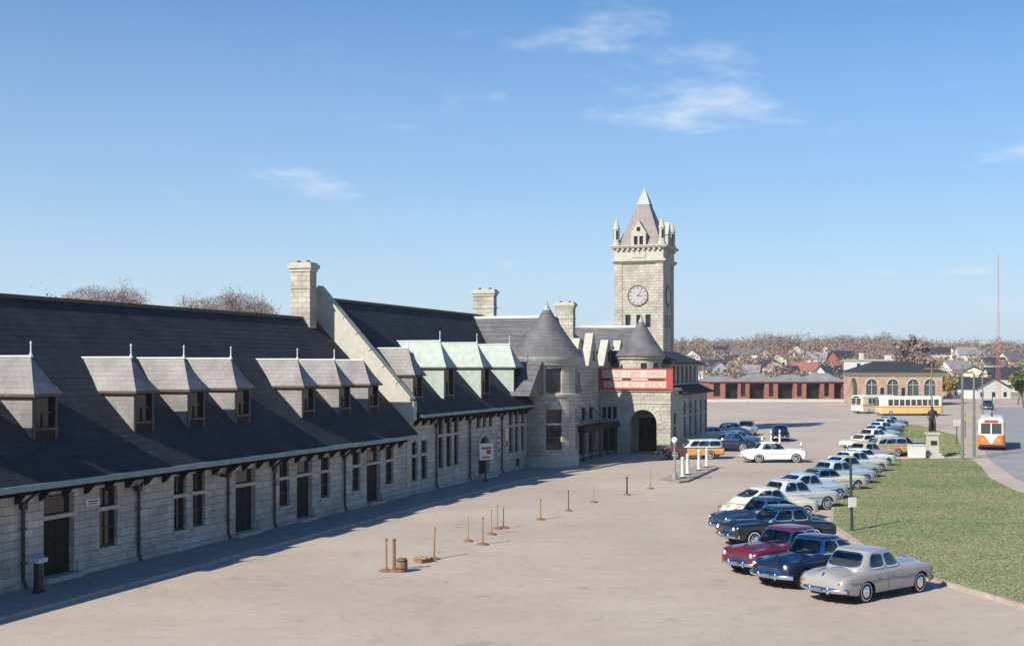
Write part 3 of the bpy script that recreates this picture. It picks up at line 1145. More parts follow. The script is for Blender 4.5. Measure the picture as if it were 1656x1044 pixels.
# second lit cross slope
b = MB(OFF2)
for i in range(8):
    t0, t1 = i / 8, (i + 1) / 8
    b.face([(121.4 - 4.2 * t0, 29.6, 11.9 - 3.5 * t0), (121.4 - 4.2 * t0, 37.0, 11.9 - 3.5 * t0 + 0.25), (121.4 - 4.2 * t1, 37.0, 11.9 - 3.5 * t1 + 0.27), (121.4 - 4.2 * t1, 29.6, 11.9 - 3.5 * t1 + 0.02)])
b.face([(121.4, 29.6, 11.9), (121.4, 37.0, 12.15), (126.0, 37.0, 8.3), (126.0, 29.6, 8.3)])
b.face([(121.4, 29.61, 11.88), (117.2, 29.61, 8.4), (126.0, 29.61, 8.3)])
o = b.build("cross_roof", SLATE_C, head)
b = MB(OFF2)
b.box(121.25, 121.55, 29.5, 37.0, 11.88, 12.12)
b.build("ridge_flashing", LEAD, o)
chimney(head, OFF2, 112.4, 34.2, 0.8, 1.75, 9.5, 14.05)
# canopy over the doors
b = MB(OFF2)
b.box(98.2, 109.6, 28.3, EB - 0.13, 2.62, 2.72)
b.box(98.1, 109.7, 28.18, 28.298, 2.5, 3.02)
b.box(98.1, 98.198, 28.3, EB - 0.13, 2.5, 3.02)
b.prism([(98.2, 28.35, 2.73), (109.6, 28.35, 2.73), (109.6, EB - 0.14, 2.73), (98.2, EB - 0.14, 2.73)], (0, 0, 0.12))
cn_ = b.build("canopy", DARKWOOD_SHADE, head)
for s in (98.6, 101.2, 103.9, 106.6, 109.2):
    b = MB(OFF2)
    b.tube((s, 28.45, 0.12), (s, 28.45, 2.62), 0.08, n=10)
    b.lathe(s, 28.45, [(0.16, 0.12), (0.16, 0.25), (0.09, 0.34)], 10)
    b.build("canopy_post", IRON, cn_)
for s in (99.5, 103, 106.5):
    b = MB(OFF2)
    b.tube((s, EB - 0.02, 4.6), (s + 0.2, 28.5, 2.95), 0.025, n=5)
    b.build("tie_rod", IRON, cn_)
# arched porch, lit face towards the viewer
PS, PD0, PD1, PZ = 110.0, 23.55, 30.15, 5.72
pw = [(29.55, 29.95, 3.2, 4.3), (29.05, 29.45, 3.2, 4.3), (28.55, 28.95, 3.2, 4.3)]
pd = (28.5, 29.9, 0.3, 2.5)


def pm(a, p, z):
    return (PS + p, a, z)


b = MB(OFF2)
wall(b, pm, PD0, PD1, 0, PZ, [(24.83, 27.36, 0.12, 4.05, 'arch'), pd] + pw, depth=0.7)
for q_ in pw:
    window(head, OFF2, pm, *q_, muntin=0)
door(head, OFF2, pm, *pd)
wall(b, lambda a, p, z: (a, PD0 + p, z), PS, 114.4, 0, PZ, [(111.4, 112.5, 0.9, 3.7)], depth=0.3)
b.face([(PS, PD0, PZ), (114.4, PD0, PZ), (114.4, PD1, PZ), (PS, PD1, PZ)])
b.face([(PS + 3.2, PD0, 0), (PS + 3.2, PD1, 0), (PS + 3.2, PD1, PZ), (PS + 3.2, PD0, PZ)])
b.build("porch_wall", STONE_T, head)
window(head, OFF2, lambda a, p, z: (a, PD0 + p, z), 111.4, 112.5, 0.9, 3.7, rail=2.6, muntin=0)
vr, vc, vz = (27.36 - 24.83) / 2, (27.36 + 24.83) / 2, 4.05 - (27.36 - 24.83) / 2
for i in range(13):
    t0, t1 = pi * i / 13 + 0.01, pi * (i + 1) / 13 - 0.01
    q = [(vc + rr * cos(t), vz + rr * sin(t)) for rr, t in ((vr + 0.02, t0), (vr + 0.02, t1), (vr + 0.48, t1), (vr + 0.48, t0))]
    vm = MB(OFF2)
    vm.hexa([(PS - 0.05, y, z) for y, z in q] + [(PS - 0.002, y, z) for y, z in q])
    vm.build("voussoir", TRIM, head)
b = MB(OFF2)
b.box(PS - 0.14, 114.4, PD0 - 0.14, PD1, PZ + 0.002, PZ + 0.25)
b.box(PS - 0.06, PS - 0.003, PD0 - 0.05, PD1, 4.62, 4.74)
b.build("parapet_coping", TRIM, head)
f = MB(OFF2)
f.box(PS + 3.1, PS + 3.19, 24.95, 27.25, 0.12, 3.2)
dd = f.build("door", DOORM, head)
f = MB(OFF2)
for y in (25.1, 26.2):
    f.box(PS + 3.06, PS + 3.098, y, y + 0.9, 1.4, 2.6)
f.build("pane", GLASS, dd)
# drum and cone above the porch
C2S, C2D = 113.0, 27.0
b = MB(OFF2)
b.lathe(C2S, C2D, [(2.0, 5.9), (2.0, 8.6), (2.2, 8.7), (2.25, 8.95), (2.0, 8.95)], 40)
b.build("drum_wall", STONE_T, head, smooth=40)
b = MB(OFF2)
for a in (200, 235, 275, 310):
    ca, sa = cos(A(a)), sin(A(a))
    px_, py_ = C2S + 2.0 * ca, C2D + 2.0 * sa
    tx, ty = -sa * 0.26, ca * 0.26
    b.hexa([(px_ - tx, py_ - ty, 7.0), (px_ + tx, py_ + ty, 7.0), (px_ + tx + ca * .03, py_ + ty + sa * .03, 7.0), (px_ - tx + ca * .03, py_ - ty + sa * .03, 7.0),
            (px_ - tx, py_ - ty, 8.3), (px_ + tx, py_ + ty, 8.3), (px_ + tx + ca * .03, py_ + ty + sa * .03, 8.3), (px_ - tx + ca * .03, py_ - ty + sa * .03, 8.3)])
b.build("drum_window", GLASS, head)
cone(head, OFF2, C2S, C2D, 2.2, 8.95, 12.55, SLATE_C)
# far block
FB = 23.6
fw_u = [(115.3 + 2.05 * i, 116.5 + 2.05 * i, 6.35, 8.0) for i in range(6)]
fw_l = [(116.2 + 2.7 * i, 117.2 + 2.7 * i, 1.2, 4.6) for i in range(5)]
b = MB(OFF2)
wall(b, fm(FB), 114.4, 128.2, 0, 5.5, fw_l, depth=0.3)
wall(b, fm(FB + 0.9), 114.4, 128.2, 5.5, 8.3, fw_u, depth=0.25)
b.face([(128.2, FB, 0), (128.2, 37, 0), (128.2, 37, 8.3), (128.2, FB + 0.9, 8.3), (128.2, FB + 0.9, 5.5), (128.2, FB, 5.5)])
b.face([(114.4, FB, 5.5), (114.4, FB + 0.9, 5.5), (114.4, 30, 5.5), (114.4, 30, 8.3), (114.4, FB + 0.9, 8.3), (114.4, FB + 0.9, 5.5)])
b.build("block_wall", STONE, head)
for w_ in fw_u:
    window(head, OFF2, fm(FB + 0.9), *w_, muntin=1)
for w_ in fw_l:
    window(head, OFF2, fm(FB), *w_, muntin=0, rail=3.3)
b = MB(OFF2)
b.prism([(113.6, FB - 0.6, 5.35), (113.6, FB - 0.6, 5.5), (113.6, FB + 0.9, 6.2), (113.6, FB + 0.9, 5.6)], (15.2, 0, 0))
b.build("skirt_roof", SLATE, head)
b = MB(OFF2)
b.prism([(113.9, FB + 0.45, 8.22), (113.9, FB + 0.45, 8.36), (113.9, 26.9, 9.5), (113.9, 30.6, 9.5), (113.9, 31.0, 8.3)], (14.8, 0, 0))
b.build("block_roof", SLATE, head)

# ================================================================ clock tower
T0, T1, TDa, TDb = 140.4, 146.2, 31.0, 36.6
OFFT = ((T0 + T1) / 2, (TDa + TDb) / 2, 0)
tower = empty("clock_tower", W(*OFFT), ROT)
tag(tower, "tall pale stone clock tower with steep spire and corner pinnacles", "tower")
sc_, dc_ = OFFT[0], OFFT[1]
b = MB(OFFT)
lm = lambda a, p, z: (T0 + p, a, z)
rm = lambda a, p, z: (a, TDa + p, z)
low = [(34.8, 35.4, 12.5, 14.0), (33.5, 34.1, 12.5, 14.0), (32.4, 33.0, 12.5, 14.0)]
lowR = [(a + 109.3, b_ + 109.3, c, d) for a, b_, c, d in low]
wall(b, lm, TDa, TDb, 0, 20.2, low, depth=0.3)
wall(b, rm, T0, T1, 0, 20.2, lowR, depth=0.3)
b.face([(T1, TDa, 0), (T1, TDb, 0), (T1, TDb, 20.2), (T1, TDa, 20.2)])
b.face([(T0, TDb, 0), (T1, TDb, 0), (T1, TDb, 20.2), (T0, TDb, 20.2)])
b.build("shaft", STONE_T, tower)
for w_ in low:
    window(tower, OFFT, lm, *w_, muntin=0)
for w_ in lowR:
    window(tower, OFFT, rm, *w_, muntin=0)
b = MB(OFFT)      # corner pilasters
for (s, d) in ((T0, TDb), (T0, TDa), (T1, TDa), (T1, TDb)):
    ss = 0.8 if s == T0 else -0.8
    dd_ = 0.8 if d == TDa else -0.8
    o = -0.09
    x0, x1 = sorted((s + (o if ss > 0 else -o), s + ss))
    y0, y1 = sorted((d + (o if dd_ > 0 else -o), d + dd_))
    b.box(x0, x1, y0, y1, 0.0, 20.0)
b.build("corner_pilaster", STONE_T, tower)
b = MB(OFFT)
def ring(b, k, z0, z1):
    b.box(T0 - k, T1 + k, TDa - k, TDb + k, z0, z1)
ring(b, 0.22, 20.0, 20.18)
ring(b, 0.42, 20.181, 20.45)
ring(b, 0.12, 20.451, 21.75)
ring(b, 0.5, 21.751, 21.9)
ring(b, 0.6, 21.901, 22.05)
for i in range(9):
    for (ax) in (0, 1):
        if ax == 0:
            y = TDa + (TDb - TDa) * (i + 0.5) / 9
            b.box(T0 - 0.38, T0 - 0.121, y - 0.14, y + 0.14, 21.45, 21.749)
        else:
            x = T0 + (T1 - T0) * (i + 0.5) / 9
            b.box(x - 0.14, x + 0.14, TDa - 0.38, TDa - 0.121, 21.45, 21.749)
b.build("belfry_cornice", TRIM, tower)
# spire, four sided with a slight bell at the foot
b = MB(OFFT)
hs, hd = (T1 - T0) / 2, (TDb - TDa) / 2
K = 14
zs0, zs1 = 22.06, 29.0
rows = []
for i in range(K + 1):
    t = i / K
    k = max(0.004, (1 - t) * 0.90 + 0.06 * (1 - t) ** 5)
    rows.append((k, zs0 + (zs1 - zs0) * t))
for (k0, z0), (k1, z1) in zip(rows[:-1], rows[1:]):
    c0 = [(sc_ + sx * hs * k0 * 1.004, dc_ + sy * hd * k0 * 1.004, z0) for sx, sy in ((-1, -1), (1, -1), (1, 1), (-1, 1))]
    c1 = [(sc_ + sx * hs * k1, dc_ + sy * hd * k1, z1) for sx, sy in ((-1, -1), (1, -1), (1, 1), (-1, 1))]
    for q in range(4):
        b.face([c0[q], c0[(q + 1) % 4], c1[(q + 1) % 4], c1[q]])
sp = b.build("spire", mat("spire_slate", (0.235, 0.205, 0.195), 0.85, var=0.18, scale=2.2, bump=0.4, bscale=6), tower)
b = MB(OFFT)
k = 0.28
b.face([(sc_ - hs * k - .02, dc_ - hd * k - .02, 27.0), (sc_ + hs * k + .02, dc_ - hd * k - .02, 27.0), (sc_, dc_, 29.16)])
b.face([(sc_ - hs * k - .02, dc_ + hd * k + .02, 27.0), (sc_ - hs * k - .02, dc_ - hd * k - .02, 27.0), (sc_, dc_, 29.16)])
b.face([(sc_ + hs * k + .02, dc_ - hd * k - .02, 27.0), (sc_ + hs * k + .02, dc_ + hd * k + .02, 27.0), (sc_, dc_, 29.16)])
b.face([(sc_ + hs * k + .02, dc_ + hd * k + .02, 27.0), (sc_ - hs * k - .02, dc_ + hd * k + .02, 27.0), (sc_, dc_, 29.16)])
b.build("spire_cap", PATINA, sp)
# lucarnes with paired openings on each visible side, corner pinnacles
def lucarne(mp, centre):
    b = MB(OFFT)
    wall(b, mp, centre - 0.85, centre + 0.85, 20.6, 23.4, [(centre - 0.55, centre - 0.1, 20.95, 23.1), (centre + 0.1, centre + 0.55, 20.95, 23.1)], depth=0.35)
    for p0 in (0.0,):
        b.prism([mp(centre - 0.95, -0.02, 23.401), mp(centre + 0.95, -0.02, 23.401), mp(centre, -0.02, 24.9)], Vector(mp(0, 1.9, 0)) - Vector(mp(0, 0, 0)))
    b.face([mp(centre - 0.85, 0, 20.6), mp(centre - 0.85, 1.2, 20.6), mp(centre - 0.85, 1.2, 23.4), mp(centre - 0.85, 0, 23.4)])
    b.face([mp(centre + 0.85, 0, 20.6), mp(centre + 0.85, 1.2, 20.6), mp(centre + 0.85, 1.2, 23.4), mp(centre + 0.85, 0, 23.4)])
    o = b.build("lucarne", TRIM, tower)
    for q in (-0.55, 0.1):
        b = MB(OFFT)
        b.face([mp(centre + q, 0.3, 20.95), mp(centre + q + 0.45, 0.3, 20.95), mp(centre + q + 0.45, 0.3, 23.1), mp(centre + q, 0.3, 23.1)])
        b.build("louvre", GLASS, o)
    b = MB(OFFT)
    b.mbox(mp, centre - 0.22, centre + 0.22, -0.04, -0.022, 23.65, 24.15)
    b.build("oculus", GLASS, o)
lucarne(lambda a, p, z: (T0 - 0.2 + p, a, z), dc_)
lucarne(lambda a, p, z: (a, TDa - 0.2 + p, z), sc_)
for (sx, sy) in ((-1, -1), (-1, 1), (1, -1), (1, 1)):
    x, y = sc_ + sx * (hs - 0.1), dc_ + sy * (hd - 0.1)
    b = MB(OFFT)
    b.lathe(x, y, [(0.50, 22.052), (0.50, 22.3), (0.36, 22.4), (0.34, 23.9), (0.41, 23.95), (0.41, 24.05), (0.0, 25.3)], 8)
    p = b.build("pinnacle", TRIM, tower)
    b = MB(OFFT)
    for a in range(4):
        aa = a * pi / 2 + pi / 8
        ca, sa = cos(aa), sin(aa)
        cx_, cy_ = x + ca * 0.31, y + sa * 0.31
        b.hexa([(cx_ - sa * -.1 * 1, cy_ + ca * -.1, 22.8), (cx_ - sa * .1, cy_ + ca * .1, 22.8), (cx_ - sa * .1 + ca * .04, cy_ + ca * .1 + sa * .04, 22.8), (cx_ + sa * .1 + ca * .04, cy_ - ca * .1 + sa * .04, 22.8),
                (cx_ - sa * -.1 * 1, cy_ + ca * -.1, 23.8), (cx_ - sa * .1, cy_ + ca * .1, 23.8), (cx_ - sa * .1 + ca * .04, cy_ + ca * .1 + sa * .04, 23.8), (cx_ + sa * .1 + ca * .04, cy_ - ca * .1 + sa * .04, 23.8)])
    b.build("slit", GLASS, p)
# clocks
CLOCKF = mat("clock_face", (0.35, 0.325, 0.32), 0.5, var=0.1)
def clock(mp, c, z):
    rr = 1.1
    b = MB(OFFT)
    n = 32
    b.face([mp(c + rr * cos(2 * pi * i / n), -0.06, z + rr * sin(2 * pi * i / n)) for i in range(n)])
    o = b.build("clock_dial", CLOCKF, tower)
    b = MB(OFFT)
    for i in range(n):
        a0_, a1_ = 2 * pi * i / n, 2 * pi * (i + 1) / n
        for (ri, ro, p0, p1) in ((rr, rr + 0.12, -0.10, 0.0),):
            q = [(c + r * cos(t), z + r * sin(t)) for r, t in ((ri, a0_), (ro, a0_), (ro, a1_), (ri, a1_))]
            b.hexa([mp(y, p0, zz_) for y, zz_ in q] + [mp(y, p1, zz_) for y, zz_ in q])
    b.build("clock_rim", RUST, o)
    b = MB(OFFT)
    for i in range(12):
        t = pi * i / 6
        for r0, r1, w_ in ((0.78, 1.02, 0.045),):
            q = [(c + r0 * cos(t) - w_ * sin(t), z + r0 * sin(t) + w_ * cos(t)), (c + r0 * cos(t) + w_ * sin(t), z + r0 * sin(t) - w_ * cos(t)),
                 (c + r1 * cos(t) + w_ * sin(t), z + r1 * sin(t) - w_ * cos(t)), (c + r1 * cos(t) - w_ * sin(t), z + r1 * sin(t) + w_ * cos(t))]
            b.face([mp(y, -0.066, zz_) for y, zz_ in q])
    b.build("hour_mark", IRON, o)
    for nm, t, L, w_ in (("hour_hand", radians(180 + 8), 0.55, 0.06), ("minute_hand", radians(180 - 52), 0.85, 0.045)):
        b = MB(OFFT)
        q = [(-0.1, -w_), (L, -w_ * 0.4), (L, w_ * 0.4), (-0.1, w_)]
        b.face([mp(c + x * cos(t) - y * sin(t), -0.075 - 0.004 * (nm == "hour_hand"), z + x * sin(t) + y * cos(t)) for x, y in q])
        b.build(nm, IRON, o)
clock(lm, 33.9, 16.2)
clock(rm, sc_, 16.2)

# ================================================================ billboard over the entrance
BA, BB = W(109.74, 30.4, 0), W(109.74, 23.35, 0)
bl = math.hypot(BB[0] - BA[0], BB[1] - BA[1])
bang = atan2(BB[1] - BA[1], BB[0] - BA[0])
bill = empty("billboard", (BA[0], BA[1], 5.98), bang)
tag(bill, "wide red billboard with two rows of pale lettering above the arched entrance", "sign")
b = MB()
b.box(0, bl, 0.0, 0.14, 0, 1.75)
bd = b.build("sign_board", REDP, bill)
b = MB()
for (x0, x1, z0, z1) in ((-0.05, bl + 0.05, -0.08, -0.002), (-0.05, bl + 0.05, 1.752, 1.83), (-0.06, -0.002, 0, 1.75), (bl + 0.002, bl + 0.06, 0, 1.75)):
    b.box(x0, x1, -0.05, 0.18, z0, z1)
b.build("sign_frame", REDP, bill)
PINKP = mat("faded_letter_paint", (0.50, 0.43, 0.36), 0.6, var=0.08)
b = MB()
b.box(0.55, bl - 0.55, -0.022, -0.002, 0.98, 1.68)
b.build("upper_panel", PINKP, bill)
b = MB()
b.box(0.7, bl - 0.55, -0.022, -0.002, 0.08, 0.66)
b.build("lower_panel", PINKP, bill)
LETR = mat("faded_red_letter", (0.43, 0.24, 0.20), 0.6, var=0.15)
for row, (zr, hh, x0, n, step) in enumerate(((1.08, 0.48, 0.72, 16, 0.355), (0.15, 0.42, 0.9, 18, 0.305))):
    for i in range(n):
        x = x0 + i * step
        if (row == 0 and i in (5, 10)) or (row == 1 and i in (6, 11)):
            continue
        w_ = step * 0.74
        t_ = w_ * 0.24
        b = MB()
        k = random.choice("EHOIABNL")
        y0, y1 = -0.034, -0.0222
        b.box(x, x + t_, y0, y1, zr, zr + hh)
        if k in "HOANB":
            b.box(x + w_ - t_, x + w_, y0, y1, zr, zr + hh)
        if k in "EOAB":
            b.box(x + t_ + .001, x + w_ - t_ - .001, y0, y1, zr + hh - t_ * 1.1, zr + hh)
        if k in "EOBL":
            b.box(x + t_ + .001, x + w_ - t_ - .001, y0, y1, zr, zr + t_ * 1.1)
        if k in "EHABN":
            b.box(x + t_ + .001, x + w_ - t_ - .001, y0, y1, zr + hh * 0.42, zr + hh * 0.42 + t_)
        b.build("sign_letter", LETR, bill)
for (x0, x1, z, m) in ((0.25, 1.3, 0.80, IRON), (2.5, 3.2, 0.85, IRON), (4.9, 6.3, 0.80, IRON), (1.4, 2.4, 0.83, PINKP), (3.3, 4.8, 0.83, PINKP)):
    b = MB()
    b.box(x0, x1, -0.018, -0.002, z - 0.06, z + 0.08)
    b.build("sign_stripe", m, bill)
b = MB()
for x in (0.5, 2.4, 4.4, 6.4):
    b.tube((x, 0.16, 0.1), (x, 0.75, -0.3), 0.04, n=6)
    b.tube((x, 0.16, 1.6), (x, 0.9, -0.2), 0.03, n=6)
b.build("sign_brace", IRON, bill)

# small notice boards on the station wall
def placard(name, s, d, z0, z1, w, label, col_m, marks):
    o = empty(name, W(s, d, z0), ROT)
    tag(o, label, "sign")
    b = MB()
    b.box(-w / 2, w / 2, -0.05, 0.0, 0, z1 - z0)
    b.build("board", col_m, o)
    for (x0, x1, a0_, a1_, m) in marks:
        b = MB()
        b.box(x0, x1, -0.058, -0.0502, a0_, a1_)
        b.build("print", m, o)
    return o


BLUEP = mat("blue_print", (0.10, 0.12, 0.30), 0.6)
placard("wall_sign", 39.45, 30.985, 2.66, 2.92, 0.8, "small white plate fixed high beside the first doorway of the low wing", WHITEP, [(-0.3, 0.3, 0.15, 0.2, IRON), (-0.25, 0.25, 0.06, 0.1, IRON)])
placard("poster", 85.0, 30.985, 1.5, 3.2, 0.75, "tall faded poster on the wall right of the arched doorway", CONC, [(-0.3, 0.3, 1.2, 1.4, BLUEP), (-0.25, 0.25, 0.2, 0.6, BLUEP), (-0.3, 0.1, 0.8, 1.0, REDP)])
placard("poster", 86.75, 30.985, 1.9, 3.4, 0.55, "narrow poster with a red patch beside the triple windows", CREAMP, [(-0.2, 0.2, 0.1, 0.6, REDP)])
# sign on a post in front of the arched doorway
o = empty("post_sign", W(79.6, 29.9, 0.12), ROT - 0.5)
tag(o, "white and red notice board on a dark post left of the arched doorway", "sign")
b = MB()
b.tube((0, 0.07, 0), (0, 0.07, 2.75), 0.06, n=8)
b.lathe(0, 0.07, [(0.2, 0.0), (0.18, 0.08), (0.07, 0.14)], 10)
b.build("post", IRON, o)
b = MB()
b.box(-0.62, 0.62, -0.03, 0.0, 1.45, 2.6)
b.build("board", WHITEP, o)
for q in ((-0.45, 0.45, 2.2, 2.35), (0.0, 0.42, 1.85, 2.15), (-0.4, 0.3, 1.58, 1.7)):
    b = MB()
    b.box(q[0], q[1], -0.037, -0.031, q[2], q[3])
    b.build("print", REDP, o)
# letter box post at far left
o = empty("parcel_scale", W(35.2, 29.9, 0.12), ROT)
tag(o, "dark pedestal with a pale sloping top near the left edge of the sidewalk", "pedestal")
b = MB()
b.box(-0.18, 0.18, -0.16, 0.16, 0, 0.08)
b.box(-0.12, 0.12, -0.11, 0.11, 0.081, 1.05)
b.build("pedestal", IRON, o)
b = MB()
b.prism([(-0.24, -0.2, 1.052), (-0.24, 0.2, 1.052), (-0.24, 0.2, 1.32), (-0.24, -0.2, 1.2)], (0.48, 0, 0))
b.build("top_box", mat("pale_enamel", (0.40, 0.44, 0.45), 0.4), o)


# ================================================================ cars
def herm(keys, x):
    xs = [k[0] for k in keys]
    ys = [k[1] for k in keys]
    n = len(xs)
    if x <= xs[0]:
        return ys[0]
    if x >= xs[-1]:
        return ys[-1]
    i = 0
    while x > xs[i + 1]:
        i += 1
    dl = [(ys[j + 1] - ys[j]) / (xs[j + 1] - xs[j]) for j in range(n - 1)]

    def slope(j):
        if j == 0:
            return dl[0]
        if j == n - 1:
            return dl[-1]
        return 0 if dl[j - 1] * dl[j] <= 0 else 2 * dl[j - 1] * dl[j] / (dl[j - 1] + dl[j])
    h = xs[i + 1] - xs[i]
    t = (x - xs[i]) / h
    return (ys[i] * (2 * t**3 - 3 * t**2 + 1) + slope(i) * h * (t**3 - 2 * t**2 + t) + ys[i + 1] * (-2 * t**3 + 3 * t**2) + slope(i + 1) * h * (t**3 - t**2))


CARS = {
    # rounded three-box sedan
    'sedan': dict(L=5.05, w=[(-1, .74), (-.975, .84), (-.88, .92), (-.6, .95), (0, .95), (.6, .95), (.88, .93), (.975, .86), (1, .76)],
                  zs=[(-1, .72), (-.96, .84), (-.85, .93), (-.55, .99), (0, 1.0), (.5, 1.01), (.8, 1.0), (.94, .96), (1, .86)],
                  zc=[(-1, .76), (-.965, .90), (-.87, 1.02), (-.6, 1.10), (-.3, 1.08), (.2, 1.04), (.45, 1.12), (.75, 1.10), (.94, 1.02), (1, .86)],
                  fb=.95, rb=-1.56, ft=.34, rt=-1.02, roof=1.66, b0=.86, b1=.71, n=3.8, two=True),
    # bulbous sedan with sloping back
    'fastback': dict(L=5.05, w=[(-1, .55), (-.96, .68), (-.84, .84), (-.6, .94), (0, .95), (.6, .94), (.86, .90), (.965, .80), (1, .66)],
                     zs=[(-1, .58), (-.95, .68), (-.8, .84), (-.55, .96), (0, 1.0), (.5, 1.0), (.8, .97), (.93, .90), (1, .78)],
                     zc=[(-1, .62), (-.96, .74), (-.85, .90), (-.6, 1.06), (-.3, 1.08), (.2, 1.04), (.45, 1.14), (.75, 1.10), (.93, .98), (1, .78)],
                     fb=.95, rb=-2.15, ft=.32, rt=-.85, roof=1.66, b0=.86, b1=.68, n=3.1, two=True),
    # long low hardtop
    'hardtop': dict(L=5.35, w=[(-1, .82), (-.97, .90), (-.86, .95), (-.6, .97), (0, .97), (.6, .97), (.86, .95), (.97, .90), (1, .80)],
                    zs=[(-1, .78), (-.97, .90), (-.8, .97), (-.55, 1.0), (0, .98), (.5, .98), (.8, .97), (.95, .93), (1, .82)],
                    zc=[(-1, .76), (-.97, .88), (-.85, .98), (-.6, 1.02), (-.3, 1.03), (.2, 1.0), (.45, 1.04), (.75, 1.01), (.95, .94), (1, .80)],
                    fb=.85, rb=-1.40, ft=.30, rt=-.90, roof=1.50, b0=.86, b1=.68, n=4.2, two=True),
    # wooden bodied wagon
    'wagon': dict(L=5.05, w=[(-1, .84), (-.985, .90), (-.86, .93), (-.6, .94), (0, .95), (.6, .94), (.86, .90), (.965, .80), (1, .68)],
                  zs=[(-1, .96), (-.98, .99), (-.8, 1.0), (-.55, 1.0), (0, 1.0), (.5, 1.0), (.8, .97), (.93, .90), (1, .80)],
                  zc=[(-1, 1.0), (-.98, 1.02), (-.85, 1.03), (-.6, 1.03), (-.3, 1.04), (.2, 1.04), (.45, 1.12), (.75, 1.08), (.93, .97), (1, .80)],
                  fb=.86, rb=-2.46, ft=.30, rt=-2.36, roof=1.64, b0=.85, b1=.74, n=6.0, two=False),
}
WHEEL_R, ARCH_R = 0.355, 0.425
carmesh = {}
UPHOL = mat("grey_upholstery", (0.13, 0.115, 0.095), 0.9, var=0.15)


